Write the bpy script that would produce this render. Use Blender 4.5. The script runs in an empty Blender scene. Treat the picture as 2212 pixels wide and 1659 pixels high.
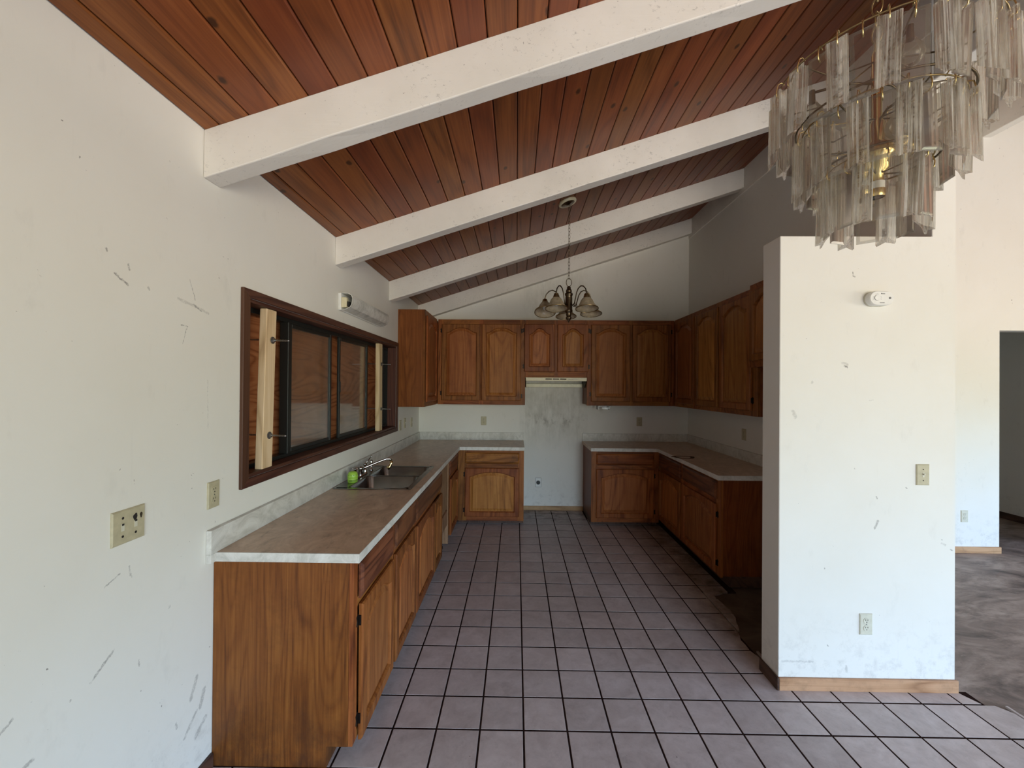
import bpy, math, random
from mathutils import Matrix, Vector
random.seed(7)
PI = math.pi
scn = bpy.context.scene
C = scn.collection
# ------------------------------------------------------------------ camera
T = 0.2075
F_PX, YAW, PIT, ROL = 884.14, -0.0115, 0.0048, 0.0078
EYE = 7.8813 * T
cam = bpy.data.cameras.new('camera')
cam.sensor_fit = 'HORIZONTAL'; cam.sensor_width = 36.0; cam.lens = 36.0 * F_PX / 2212.0
cam.clip_start = 0.02
camo = bpy.data.objects.new('camera', cam); C.objects.link(camo)
f_ = Vector((math.sin(YAW)*math.cos(PIT), math.cos(YAW)*math.cos(PIT), math.sin(PIT)))
r_ = Vector((math.cos(YAW), -math.sin(YAW), 0)); u_ = r_.cross(f_)
r2 = math.cos(ROL)*r_ + math.sin(ROL)*u_; u2 = -math.sin(ROL)*r_ + math.cos(ROL)*u_
camo.matrix_world = Matrix(((r2.x, u2.x, -f_.x, 0), (r2.y, u2.y, -f_.y, 0), (r2.z, u2.z, -f_.z, EYE), (0, 0, 0, 1)))
scn.camera = camo
# ------------------------------------------------------------------ view, world, light
scn.view_settings.view_transform = 'Standard'; scn.view_settings.look = 'None'
scn.view_settings.gamma = 1.0; scn.view_settings.use_curve_mapping = False
scn.view_settings.exposure = -0.33
scn.cycles.max_bounces = 10; scn.cycles.diffuse_bounces = 6; scn.cycles.transparent_max_bounces = 32
scn.cycles.sample_clamp_indirect = 6.0
SKY_HI = (0.34, 0.58, 1.0); SKY_LO = (0.55, 0.76, 1.0); GROUND = (1.0, 0.90, 0.77)
SKY_STRENGTH, GROUND_STRENGTH = 29.0, 14.5
world = bpy.data.worlds.new('world'); scn.world = world; world.use_nodes = True
wn = world.node_tree; wn.nodes.clear()
tc = wn.nodes.new('ShaderNodeTexCoord'); sx = wn.nodes.new('ShaderNodeSeparateXYZ')
wn.links.new(tc.outputs['Generated'], sx.inputs[0])
rmp = wn.nodes.new('ShaderNodeValToRGB'); wn.links.new(sx.outputs['Z'], rmp.inputs[0])
mr = wn.nodes.new('ShaderNodeMapRange'); mr.inputs[1].default_value = -1; mr.inputs[2].default_value = 1
wn.links.new(sx.outputs['Z'], mr.inputs[0]); wn.links.new(mr.outputs[0], rmp.inputs[0])
def sc_(c, s): return (c[0]*s, c[1]*s, c[2]*s, 1)
e = rmp.color_ramp.elements
e[0].position = 0.0; e[0].color = sc_(GROUND, GROUND_STRENGTH*.8)
e[1].position = 1.0; e[1].color = sc_(SKY_HI, SKY_STRENGTH)
for p, c in ((0.46, sc_(GROUND, GROUND_STRENGTH)), (0.49, sc_((0.78, .82, .58), GROUND_STRENGTH*.8)), (0.530, sc_((0.76, .86, .66), GROUND_STRENGTH*.8)), (0.56, sc_(SKY_LO, SKY_STRENGTH*.9)), (0.66, sc_(SKY_HI, SKY_STRENGTH))):
    k = e.new(p); k.color = c
bg = wn.nodes.new('ShaderNodeBackground'); wn.links.new(rmp.outputs[0], bg.inputs[0]); bg.inputs[1].default_value = 1.0
wo = wn.nodes.new('ShaderNodeOutputWorld'); wn.links.new(bg.outputs[0], wo.inputs[0])
# openings of the room that let the daylight in (portals guide the sky sampling only)
REAR_Y, FAR_X = -6.0, 8.2
OPEN_REAR = (0.9, 6.6, 0.05, 2.70)      # x0 x1 z0 z1 : glazed sliding doors behind the viewer
OPEN_SIDE = (-3.6, 2.2, 0.75, 2.15)      # y0 y1 z0 z1 : window of the living room
def portal(name, loc, rot, sx_, sy_):
    l = bpy.data.lights.new(name, 'AREA'); l.shape = 'RECTANGLE'; l.size = sx_; l.size_y = sy_
    l.cycles.is_portal = True
    o = bpy.data.objects.new(name, l); o.location = loc; o.rotation_euler = rot; C.objects.link(o)
portal('rear_opening_daylight', ((OPEN_REAR[0]+OPEN_REAR[1])/2, REAR_Y-.1, (OPEN_REAR[2]+OPEN_REAR[3])/2), (PI/2, 0, 0), OPEN_REAR[1]-OPEN_REAR[0], OPEN_REAR[3]-OPEN_REAR[2])
portal('side_opening_daylight', (FAR_X+.1, (OPEN_SIDE[0]+OPEN_SIDE[1])/2, (OPEN_SIDE[2]+OPEN_SIDE[3])/2), (PI/2, 0, PI/2), OPEN_SIDE[1]-OPEN_SIDE[0], OPEN_SIDE[3]-OPEN_SIDE[2])

# ================================================================== helpers
class MB:
    def __init__(s): s.v = []; s.f = []; s.sm = []
    def add(s, vs, fs, smooth=False):
        n = len(s.v); s.v += [tuple(p) for p in vs]
        for f in fs: s.f.append([i+n for i in f]); s.sm.append(smooth)
        return s
    def box(s, x0, x1, y0, y1, z0, z1):
        if x0 > x1: x0, x1 = x1, x0
        if y0 > y1: y0, y1 = y1, y0
        if z0 > z1: z0, z1 = z1, z0
        return s.add([(x0,y0,z0),(x1,y0,z0),(x1,y1,z0),(x0,y1,z0),(x0,y0,z1),(x1,y0,z1),(x1,y1,z1),(x0,y1,z1)],
              [(0,3,2,1),(4,5,6,7),(0,1,5,4),(1,2,6,5),(2,3,7,6),(3,0,4,7)])
    def hexa(s, a, b):   # two quads, same winding
        return s.add(list(a)+list(b), [(3,2,1,0),(4,5,6,7),(0,1,5,4),(1,2,6,5),(2,3,7,6),(3,0,4,7)])
    def loft(s, rings, cap0=True, cap1=True, smooth=False, closed=True):
        n = len(rings[0]); vs = [p for r in rings for p in r]; fs = []
        for k in range(len(rings)-1):
            for i in range(n if closed else n-1):
                j = (i+1) % n
                fs.append((k*n+i, k*n+j, (k+1)*n+j, (k+1)*n+i))
        m = len(s.v)
        s.add(vs, fs, smooth)
        if cap0: s.f.append([m+i for i in range(n)][::-1]); s.sm.append(False)
        if cap1: s.f.append([m+(len(rings)-1)*n+i for i in range(n)]); s.sm.append(False)
        return s
    def lathe(s, prof, cx=0, cy=0, seg=20, mat=None, smooth=True, cap=False):
        rings = []
        for r, z in prof:
            ring = []
            for i in range(seg):
                a = 2*PI*i/seg; p = Vector((r*math.cos(a), r*math.sin(a), z))
                if mat is not None: p = mat @ p
                ring.append((p.x+cx, p.y+cy, p.z))
            rings.append(ring)
        return s.loft(rings, cap, cap, smooth)
    def tube(s, pts, r, seg=8, cap=True, closed=False):
        pts = [Vector(p) for p in pts]; rings = []; n = len(pts)
        rr = r if isinstance(r, (list, tuple)) else [r]*n
        prev = None
        for i, p in enumerate(pts):
            if closed: d = pts[(i+1) % n] - pts[i-1]
            else: d = pts[min(i+1, n-1)] - pts[max(i-1, 0)]
            d.normalize()
            if prev is None:
                a = Vector((0,0,1)) if abs(d.z) < .9 else Vector((1,0,0))
                x = d.cross(a).normalized()
            else:
                x = (prev - d*prev.dot(d)).normalized()
            prev = x; y = d.cross(x)
            rings.append([tuple(p + rr[i]*(math.cos(2*PI*k/seg)*x + math.sin(2*PI*k/seg)*y)) for k in range(seg)])
        if closed: rings.append(rings[0]); cap = False
        return s.loft(rings, cap, cap, True)
    def build(s, name, mat, parent=None, bevel=0, kind=None, label=None, org=None, segs=1):
        if org is None: org = parent['_org'] if parent is not None and '_org' in parent.keys() else (0,0,0)
        me = bpy.data.meshes.new(name)
        me.from_pydata([(p[0]-org[0], p[1]-org[1], p[2]-org[2]) for p in s.v], [], s.f)
        if any(s.sm):
            me.polygons.foreach_set('use_smooth', s.sm)
        me.update()
        import bmesh
        bm = bmesh.new(); bm.from_mesh(me); bmesh.ops.recalc_face_normals(bm, faces=bm.faces)
        bm.to_mesh(me); bm.free()
        me.materials.append(mat)
        o = bpy.data.objects.new(name, me); C.objects.link(o)
        if parent is not None: o.parent = parent
        else: o.location = org
        o['_org'] = list(org)
        if bevel:
            b = o.modifiers.new('bevel', 'BEVEL'); b.width = bevel; b.segments = segs; b.limit_method = 'ANGLE'; b.angle_limit = .6
        if kind: o['kind'] = kind
        if label: o['label'] = label
        return o
def tag(o, label, cat, group=None):
    o['label'] = label; o['category'] = cat
    if group: o['group'] = group
    return o
def thing(name, loc, label, cat, group=None):
    o = bpy.data.objects.new(name, None); C.objects.link(o); o.location = loc; o['_org'] = list(loc)
    o.empty_display_size = .05
    return tag(o, label, cat, group)
def copy_tree(o, parent=None):
    c = o.copy(); C.objects.link(c)
    if parent is not None: c.parent = parent
    for ch in list(o.children): copy_tree(ch, c)
    return c
def part_copy(o, parent, delta=(0,0,0), rotz=None):
    c = o.copy(); C.objects.link(c); c.parent = parent
    c.location = Vector(o.location) + Vector(delta)
    if rotz is not None: c.rotation_euler = (0, 0, rotz)
    for ch in list(o.children): copy_tree(ch, c)
    return c

# ================================================================== materials
def lin(r, g, b):
    f = lambda c: (c/255/12.92) if c/255 <= .04045 else ((c/255+.055)/1.055)**2.4
    return (f(r), f(g), f(b), 1)
class N:
    def __init__(s, name):
        s.m = bpy.data.materials.new(name); s.m.use_nodes = True; s.t = s.m.node_tree
        s.b = s.t.nodes['Principled BSDF']; s.o = s.t.nodes['Material Output']
    def n(s, typ, **kw):
        x = s.t.nodes.new('ShaderNode'+typ)
        for k, v in kw.items():
            if hasattr(x, k) and k not in x.inputs: setattr(x, k, v)
            else: s.set(x.inputs[k], v)
        return x
    def set(s, inp, v):
        if isinstance(v, bpy.types.NodeSocket): s.t.links.new(v, inp)
        elif hasattr(v, 'outputs'): s.t.links.new(v.outputs[0], inp)
        else: inp.default_value = v
    def math(s, op, a, b=None, clamp=False, c=None):
        x = s.t.nodes.new('ShaderNodeMath'); x.operation = op; x.use_clamp = clamp; s.set(x.inputs[0], a)
        if b is not None: s.set(x.inputs[1], b)
        if c is not None: s.set(x.inputs[2], c)
        return x.outputs[0]
    def vm(s, op, a, b=None, out=0):
        x = s.t.nodes.new('ShaderNodeVectorMath'); x.operation = op; s.set(x.inputs[0], a)
        if b is not None: s.set(x.inputs[1], b)
        return x.outputs[out]
    def mix(s, fac, a, b, mode='MIX'):
        x = s.t.nodes.new('ShaderNodeMix'); x.data_type = 'RGBA'; x.blend_type = mode
        s.set(x.inputs[0], fac); s.set(x.inputs[6], a); s.set(x.inputs[7], b); return x.outputs[2]
    def ramp(s, fac, stops, interp='LINEAR'):
        x = s.t.nodes.new('ShaderNodeValToRGB'); s.set(x.inputs[0], fac); r = x.color_ramp; r.interpolation = interp
        while len(r.elements) > 1: r.elements.remove(r.elements[-1])
        r.elements[0].position = stops[0][0]; r.elements[0].color = stops[0][1]
        for p, c in stops[1:]:
            k = r.elements.new(p); k.color = c
        return x.outputs[0]
    def vr(s, fac, a, b, lo=0., hi=1.):
        x = s.t.nodes.new('ShaderNodeMapRange'); s.set(x.inputs[0], fac)
        x.inputs[1].default_value = a; x.inputs[2].default_value = b; x.inputs[3].default_value = lo; x.inputs[4].default_value = hi
        return x.outputs[0]
    def coord(s, rand=0.0):
        t = s.n('TexCoord').outputs['Object']
        if rand:
            oi = s.n('ObjectInfo').outputs['Random']
            k = s.t.nodes.new('ShaderNodeCombineXYZ'); s.set(k.inputs[0], s.math('MULTIPLY', oi, rand)); s.set(k.inputs[1], s.math('MULTIPLY', oi, rand*1.7)); s.set(k.inputs[2], s.math('MULTIPLY', oi, rand*2.3))
            t = s.vm('ADD', t, k.outputs[0])
        return t
    def wpos(s): return s.n('NewGeometry').outputs['Position']
    def noise(s, vec, scale, detail=4, rough=.55, dist=0., out=0):
        x = s.t.nodes.new('ShaderNodeTexNoise'); s.set(x.inputs['Vector'], vec)
        x.inputs['Scale'].default_value = scale; x.inputs['Detail'].default_value = detail
        x.inputs['Roughness'].default_value = rough; x.inputs['Distortion'].default_value = dist
        return x.outputs[out]
    def sc(s, vec, v): return s.vm('MULTIPLY', vec, v)
    def bump(s, h, strength=.2, dist=.002):
        x = s.t.nodes.new('ShaderNodeBump'); x.inputs['Strength'].default_value = strength; x.inputs['Distance'].default_value = dist
        s.set(x.inputs['Height'], h); s.set(s.b.inputs['Normal'], x.outputs[0])
    def fin(s, col=None, rough=None, metal=None, spec=None):
        if col is not None: s.set(s.b.inputs['Base Color'], col)
        if rough is not None: s.set(s.b.inputs['Roughness'], rough)
        if metal is not None: s.set(s.b.inputs['Metallic'], metal)
        if spec is not None: s.set(s.b.inputs['Specular IOR Level'], spec)
        return s.m
def simple(name, col, rough=.5, metal=0., spec=.5, var=.0, vs=20):
    n = N(name)
    if var:
        f = n.noise(n.coord(5), vs, 4)
        c2 = tuple(max(0, c*(1-var)) for c in col[:3])+(1,)
        return n.fin(n.mix(n.vr(f, .3, .7), col, c2), rough, metal, spec)
    return n.fin(col, rough, metal, spec)
def capsule(n, pos, a, b, r, soft=.5):
    """mask of a smear that runs from a to b"""
    ab = Vector(b)-Vector(a); L2 = max(ab.length_squared, 1e-9)
    pa = n.vm('SUBTRACT', pos, tuple(a))
    h = n.math('DIVIDE', n.vm('DOT_PRODUCT', pa, tuple(ab), out=1), L2, clamp=True)
    sc = n.t.nodes.new('ShaderNodeVectorMath'); sc.operation = 'SCALE'; sc.inputs[0].default_value = ab; n.set(sc.inputs['Scale'], h)
    d = n.vm('LENGTH', n.vm('SUBTRACT', pa, sc.outputs[0]), out=1)
    return n.vr(d, r*soft, r, 1., 0.)
def wall_paint(name, base, marks=(), dirt=.5, zdirt=True):
    n = N(name); p = n.wpos()
    big = n.noise(p, 1.3, 5, .6)
    col = n.mix(n.vr(big, .35, .7, 0, .55), base, tuple(c*k for c, k in zip(base[:3], (.93, .915, .88)))+(1,))
    sm = n.noise(n.sc(p, (1, 1, .5)), 9, 6, .7)
    col = n.mix(n.vr(sm, .60, .80, 0, .30*dirt), col, (.30, .28, .25, 1))
    # drips and fine specks
    dr = n.noise(n.sc(p, (14, 14, 1.2)), 3, 4, .6)
    col = n.mix(n.vr(dr, .66, .85, 0, .18*dirt), col, (.35, .32, .28, 1))
    sp = n.noise(p, 60, 2, .5); sp2 = n.noise(p, 5, 2, .5)
    col = n.mix(n.math('MULTIPLY', n.vr(sp, .73, .77, 0, .8), n.vr(sp2, .52, .66)), col, (.10, .09, .08, 1))
    if marks:
        wob = n.noise(p, 45, 3, .7, out=1)
        q = n.vm('ADD', p, n.vm('MULTIPLY', n.vm('SUBTRACT', wob, (.5, .5, .5)), (.018, .018, .018)))
        brk = n.vr(n.noise(p, 90, 3, .7), .34, .55, .15, 1.)
        for a, b, r, k in marks:
            col = n.mix(n.math('MULTIPLY', n.math('MULTIPLY', capsule(n, q, a, b, r*.72), k*.75), brk), col, (.07, .065, .06, 1))
    if zdirt:
        sz = n.t.nodes.new('ShaderNodeSeparateXYZ'); n.set(sz.inputs[0], p)
        low = n.vr(sz.outputs[2], 0, .45, 1, 0)
        g = n.noise(p, 14, 6, .75)
        col = n.mix(n.math('MULTIPLY', n.math('MULTIPLY', low, n.vr(g, .5, .72)), .35), col, (.12, .10, .085, 1))
    n.bump(n.noise(p, 160, 3, .6), .10, .001)
    return n.fin(col, .62, 0, .3)
WHITE = (.745, .730, .675, 1)
XL, XR, YB = -1.295, 2.26, 5.42
def W(y, z): return (XL, y, z)
left_marks = [  # scuffs on the left wall, by where they are: (y, z)
    (W(.90,.555), W(1.09,.62), .010, .6), (W(1.24,.72), W(1.31,.77), .007, .7), (W(1.01,.74), W(1.045,.765), .008, .7),
    (W(1.30,1.99), W(1.345,1.96), .006, .9), (W(1.27,2.06), W(1.275,2.05), .006, .9), (W(1.345,2.03), W(1.35,2.015), .006, .8), (W(1.42,1.97), W(1.422,1.965), .008, .8),
    (W(1.56,1.86), W(1.59,1.86), .004, .7), (W(1.59,1.86), W(1.57,1.79), .004, .7), (W(1.60,2.05), W(1.63,1.97), .004, .6), (W(1.62,1.95), W(1.66,1.93), .006, .7), (W(1.55,1.96), W(1.70,1.93), .010, .35),
    (W(1.28,.99), W(1.33,1.01), .005, .7), (W(.86,.48), W(.92,.545), .008, .6), (W(1.63,.37), W(1.66,.44), .016, .5), (W(1.60,.24), W(1.66,.30), .012, .5), (W(1.68,.30), W(1.70,.36), .016, .5), (W(1.56,.33), W(1.562,.31), .008, .6), (W(1.66,.20), W(1.71,.24), .016, .5), (W(1.40,.68), W(1.402,.66), .006, .8),
    (W(1.36,1.02), W(1.37,.98), .006, .5), (W(1.70,1.65), W(1.705,1.45), .004, .3)]
PX = 2.25
def P(x, z): return (x, PX, z)
pillar_marks = [(P(1.829,2.270), P(1.829,2.250), .007, .95), (P(1.829,2.250), P(1.838,2.246), .007, .95), (P(1.775,1.775), P(1.800,1.765), .014, .4), (P(1.785,1.762), P(1.80,1.75), .006, .9),
    (P(1.952,.88), P(1.968,.915), .012, .6), (P(1.506,1.508), P(1.52,1.48), .018, .35), (P(1.61,1.665), P(1.61,1.67), .012, .4), (P(1.92,1.57), P(1.94,1.575), .006, .4),
    (P(2.31,.80), P(2.33,.79), .008, .7), (P(2.36,.77), P(2.37,.76), .006, .7), (P(2.31,.82), P(2.312,.82), .006, .9), (P(1.96,1.05), P(1.965,1.04), .007, .7), (P(1.84,1.20), P(1.842,1.198), .005, .7),
    (P(1.45,.15), P(1.62,.15), .010, .35), (P(1.80,.13), P(1.802,.10), .010, .4), (P(1.70,.24), P(1.702,.235), .006, .7), (P(2.12,1.10), P(2.125,1.095), .006, .8), (P(1.68,.66), P(1.682,.655), .006, .8)]
M = {}
M['wall_left'] = wall_paint('painted_wall_scuffed', WHITE, left_marks)
M['pillar'] = wall_paint('painted_wall_partition', WHITE, pillar_marks, .45)
M['wall'] = wall_paint('painted_wall', WHITE, (), .6)
def stained_back():
    m = wall_paint('painted_wall_behind_stove', WHITE, (), .7)
    n = N.__new__(N); n.m = m; n.t = m.node_tree; n.b = n.t.nodes['Principled BSDF']
    old = n.b.inputs['Base Color'].links[0].from_socket; p = n.wpos()
    s = n.t.nodes.new('ShaderNodeSeparateXYZ'); n.set(s.inputs[0], p)
    mx = n.math('MULTIPLY', n.vr(s.outputs[0], .02, .14), n.vr(s.outputs[0], .98, .84))
    mz = n.math('MULTIPLY', n.vr(s.outputs[2], .75, 1.15), n.vr(s.outputs[2], 1.75, 1.5, .6, 1))
    g = n.noise(n.sc(p, (1, 1, .55)), 11, 6, .72)
    g2 = n.noise(n.sc(p, (6, 6, .6)), 5, 4, .6)
    f = n.math('MULTIPLY', n.math('MULTIPLY', mx, mz), n.math('ADD', n.vr(g, .35, .75, .1, .75), n.vr(g2, .5, .75, 0, .35)), clamp=True)
    col = n.mix(n.math('MULTIPLY', f, .62), old, (.27, .265, .20, 1))
    band = n.math('MULTIPLY', n.vr(n.math('ABSOLUTE', n.math('SUBTRACT', s.outputs[2], 1.18)), 0, .10, 1, 0), n.vr(g, .48, .62))
    col = n.mix(n.math('MULTIPLY', n.math('MULTIPLY', band, mx), .55), col, (.16, .13, .10, 1))
    n.set(n.b.inputs['Base Color'], col)
    return m
M['wall_back'] = stained_back()
def beam_paint():
    n = N('white_beam_paint'); p = n.wpos()
    col = n.mix(n.vr(n.noise(p, 2.2, 4), .35, .7), (.76, .73, .67, 1), (.66, .63, .57, 1))
    cl = n.vr(n.noise(p, 3.1, 3, .6), .42, .62); sp = n.vr(n.noise(n.sc(p, (1, 1, 1.3)), 38, 6, .8), .57, .68)
    col = n.mix(n.math('MULTIPLY', n.math('MULTIPLY', cl, sp), .75), col, (.16, .15, .135, 1))
    sp2 = n.vr(n.noise(p, 85, 2), .74, .78)
    col = n.mix(n.math('MULTIPLY', sp2, .6), col, (.1, .09, .08, 1))
    n.bump(n.noise(n.sc(p, (.5, 6, 6)), 12, 4), .25, .002)
    return n.fin(col, .6, 0, .35)
M['beam'] = beam_paint()
def wood(name, dark, mid, light, grain='Z', sc=1., rough=.45, rnd=.35, knots=False, fig=1., spec=.4, worn=0., ringw=.26, grime=False):
    n = N(name); v = n.coord(9.)
    st = {'X': (.12, 1, 1), 'Y': (1, .12, 1), 'Z': (1, 1, .12)}[grain]
    vv = n.sc(v, st)
    warp = n.noise(vv, 5*sc, 3, .5)
    rings = n.math('FRACT', n.math('MULTIPLY', n.noise(vv, 3.0*sc, 2, .45, .4), 14.*fig))
    tri = n.math('ABSOLUTE', n.math('SUBTRACT', n.math('MULTIPLY', rings, 2.), 1.))
    st2 = {'X': (.03, 1, 1), 'Y': (1, .03, 1), 'Z': (1, 1, .03)}[grain]
    fine = n.noise(n.sc(v, st2), 110*sc, 3, .6)
    med = n.noise(n.sc(v, st2), 34*sc, 3, .6)
    tl = n.vr(tri, 0, .55)
    f = n.math('ADD', n.math('ADD', n.math('MULTIPLY', tl, ringw), n.math('MULTIPLY', fine, (1-ringw)*.6)), n.math('MULTIPLY', med, (1-ringw)*.4))
    col = n.ramp(f, [(.30, dark), (.48, mid), (.68, light)])
    col = n.mix(n.vr(warp, .4, .65, 0, .5), col, mid)
    oi = n.n('ObjectInfo').outputs['Random']
    hsv = n.n('HueSaturation'); n.set(hsv.inputs['Color'], col)
    n.set(hsv.inputs['Value'], n.vr(oi, 0, 1, 1-rnd, 1+rnd*.8)); n.set(hsv.inputs['Hue'], n.vr(n.math('FRACT', n.math('MULTIPLY', oi, 7.3)), 0, 1, .49, .508))
    col = hsv.outputs[0]
    if knots:
        x = n.t.nodes.new('ShaderNodeTexVoronoi'); x.voronoi_dimensions = '2D'; n.set(x.inputs['Vector'], n.sc(v, (1, .6, 0))); x.inputs['Scale'].default_value = 3.3
        x.inputs['Randomness'].default_value = 1.
        dd = n.math('ADD', x.outputs['Distance'], n.math('MULTIPLY', n.math('SUBTRACT', n.noise(v, 30, 2), .5), .05))
        col = n.mix(n.vr(dd, .085, .03, 0, .35), col, light)
        col = n.mix(n.vr(dd, .052, .028, 0, .85), col, tuple(c*.30 for c in dark[:3])+(1,))
        bl = n.vr(n.noise(n.sc(v, st), 7., 5, .7), .60, .74)
        col = n.mix(n.math('MULTIPLY', bl, .25), col, (light[0]*1.35, light[1]*1.45, light[2]*1.5, 1))
    if worn:
        w = n.vr(n.noise(v, 9, 6, .75), .50, .72); col = n.mix(n.math('MULTIPLY', w, worn), col, tuple(c*.33 for c in dark[:3])+(1,))
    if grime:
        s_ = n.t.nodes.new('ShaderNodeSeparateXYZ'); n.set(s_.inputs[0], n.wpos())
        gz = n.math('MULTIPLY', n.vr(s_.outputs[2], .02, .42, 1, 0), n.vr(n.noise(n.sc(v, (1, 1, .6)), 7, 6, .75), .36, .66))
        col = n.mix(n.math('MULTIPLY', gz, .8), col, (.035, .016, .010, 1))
    n.bump(fine, .12, .001)
    return n.fin(col, rough, 0, spec)
M['plank'] = wood('stained_pine_planks', (.095, .0255, .0065, 1), (.185, .051, .0120, 1), (.275, .086, .021, 1), 'Y', 1., .40, .13, True, .7, .45, 0., .16)
OD, OM, OL = (.085, .024, .0065, 1), (.205, .064, .0145, 1), (.33, .122, .030, 1)
M['oak_z'] = wood('oak_vertical_grain', OD, OM, OL, 'Z', 1., .45, .20, False, 1., .22, .35, .18)
M['oak_panel'] = wood('oak_panel_vertical_grain', (.14, .045, .012, 1), (.29, .105, .026, 1), (.42, .175, .048, 1), 'Z', .8, .44, .20, False, 1.5, .22, .22, .14)
M['oak_x'] = wood('oak_grain_along_x', OD, OM, OL, 'X', 1., .48, .2, False, 1., .22, .6, .18)
M['oak_y'] = wood('oak_grain_along_y', OD, OM, OL, 'Y', 1., .48, .2, False, 1., .22, .6, .18)
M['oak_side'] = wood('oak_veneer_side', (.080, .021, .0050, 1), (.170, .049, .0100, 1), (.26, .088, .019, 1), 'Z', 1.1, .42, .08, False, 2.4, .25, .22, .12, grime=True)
M['oak_dark'] = wood('oak_dark_drawer_front', (.045, .014, .006, 1), (.10, .031, .011, 1), (.19, .070, .027, 1), 'Y', 1., .45, .2, False, 1., .4, .5)
M['redwood'] = wood('dark_redwood_trim', (.036, .013, .008, 1), (.068, .024, .014, 1), (.10, .040, .022, 1), 'Y', 1.2, .5, .12)
M['redwood_z'] = wood('dark_redwood_jamb', (.036, .013, .008, 1), (.068, .024, .014, 1), (.10, .040, .022, 1), 'Z', 1.2, .5, .12)
M['ply'] = wood('plywood_wavy_grain', (.17, .048, .014, 1), (.33, .115, .036, 1), (.46, .19, .07, 1), 'Y', .9, .6, .05, False, 2.4, .3, .25)
M['stud'] = wood('raw_lumber', (.42, .29, .15, 1), (.58, .43, .24, 1), (.68, .53, .33, 1), 'Z', 1., .7, .08, False, 1.0)
M['rawpanel'] = wood('raw_plywood_panel', (.16, .085, .04, 1), (.26, .15, .075, 1), (.36, .22, .12, 1), 'Z', .8, .7, .1, False, 1.5, .3, .4)
M['base_light'] = wood('light_wood_baseboard', (.26, .13, .055, 1), (.42, .235, .11, 1), (.52, .31, .16, 1), 'X', 1.2, .5, .1, False, 1., .4, .35)
M['base_dark'] = wood('dark_wood_baseboard', (.03, .014, .009, 1), (.06, .028, .018, 1), (.10, .05, .03, 1), 'Y', 1.2, .5, .1)
def tile_mat():
    n = N('mottled_grey_ceramic_tile'); p = n.wpos(); v = n.coord(13.)
    g = n.noise(v, 9, 6, .65, .6); g2 = n.noise(v, 32, 5, .7)
    col = n.mix(n.vr(g, .3, .7), (.44, .375, .345, 1), (.60, .53, .50, 1))
    col = n.mix(n.vr(g2, .5, .75, 0, .35), col, (.33, .28, .26, 1))
    oi = n.n('ObjectInfo').outputs['Random']
    hsv = n.n('HueSaturation'); n.set(hsv.inputs['Color'], col); n.set(hsv.inputs['Value'], n.vr(oi, 0, 1, .90, 1.06)); col = hsv.outputs[0]
    s = n.t.nodes.new('ShaderNodeSeparateXYZ'); n.set(s.inputs[0], p)
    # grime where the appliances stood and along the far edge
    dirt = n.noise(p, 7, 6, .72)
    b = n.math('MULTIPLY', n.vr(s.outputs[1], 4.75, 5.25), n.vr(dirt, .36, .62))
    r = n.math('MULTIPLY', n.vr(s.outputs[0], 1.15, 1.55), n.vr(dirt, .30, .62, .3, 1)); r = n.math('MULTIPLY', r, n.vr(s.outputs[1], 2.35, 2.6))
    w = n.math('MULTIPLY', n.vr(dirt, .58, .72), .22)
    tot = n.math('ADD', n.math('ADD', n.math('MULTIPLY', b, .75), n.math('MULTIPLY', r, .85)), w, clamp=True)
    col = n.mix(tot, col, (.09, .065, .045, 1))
    spk = n.vr(n.noise(p, 55, 2), .745, .775); col = n.mix(n.math('MULTIPLY', spk, .6), col, (.05, .04, .03, 1))
    n.bump(n.noise(v, 22, 5, .6), .10, .002)
    return n.fin(col, n.vr(g2, .3, .7, .36, .52), 0, .35)
M['tile'] = tile_mat()
M['grout'] = simple('dark_brown_grout', (.030, .017, .014, 1), 1., 0, .0, .4, 40)
def slab_mat():
    n = N('stained_bare_subfloor'); p = n.wpos()
    q = n.sc(p, (1, 2.0, 1))
    a = n.noise(q, 1.6, 7, .68, 1.2); b = n.noise(q, 6, 6, .7, .5)
    col = n.ramp(a, [(.32, (.075, .055, .045, 1)), (.46, (.20, .150, .122, 1)), (.58, (.32, .25, .205, 1)), (.75, (.42, .34, .28, 1))])
    col = n.mix(n.vr(b, .5, .7, 0, .6), col, (.085, .063, .052, 1))
    col = n.mix(n.vr(n.noise(p, 24, 5, .7), .60, .75, 0, .5), col, (.42, .35, .29, 1))
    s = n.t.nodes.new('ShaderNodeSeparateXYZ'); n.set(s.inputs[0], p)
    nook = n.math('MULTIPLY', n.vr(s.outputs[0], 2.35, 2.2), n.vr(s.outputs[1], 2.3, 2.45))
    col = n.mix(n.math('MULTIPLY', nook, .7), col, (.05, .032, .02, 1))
    n.bump(b, .3, .004)
    return n.fin(col, .55, 0, .4)
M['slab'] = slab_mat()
def laminate(name, a, b, c, worn):
    n = N(name); p = n.wpos()
    g = n.noise(n.sc(p, (1.4, .8, 1)), 7, 7, .7, 1.5); g2 = n.noise(p, 20, 6, .75, 1.)
    col = n.ramp(g, [(.32, a), (.5, b), (.66, c)])
    col = n.mix(n.vr(g2, .52, .66, 0, .45), col, a)
    if worn:
        s = n.t.nodes.new('ShaderNodeSeparateXYZ'); n.set(s.inputs[0], p)
        st = n.noise(n.sc(p, (3.5, 1.3, 1)), 6.5, 6, .7)
        col = n.mix(n.vr(st, .56, .70, 0, .5), col, (.13, .095, .065, 1))
    return n.fin(col, .30 if worn else .42, 0, .45)
M['ctop'] = laminate('worn_brown_marbled_laminate', (.44, .31, .205, 1), (.56, .405, .28, 1), (.66, .50, .36, 1), True)
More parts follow.
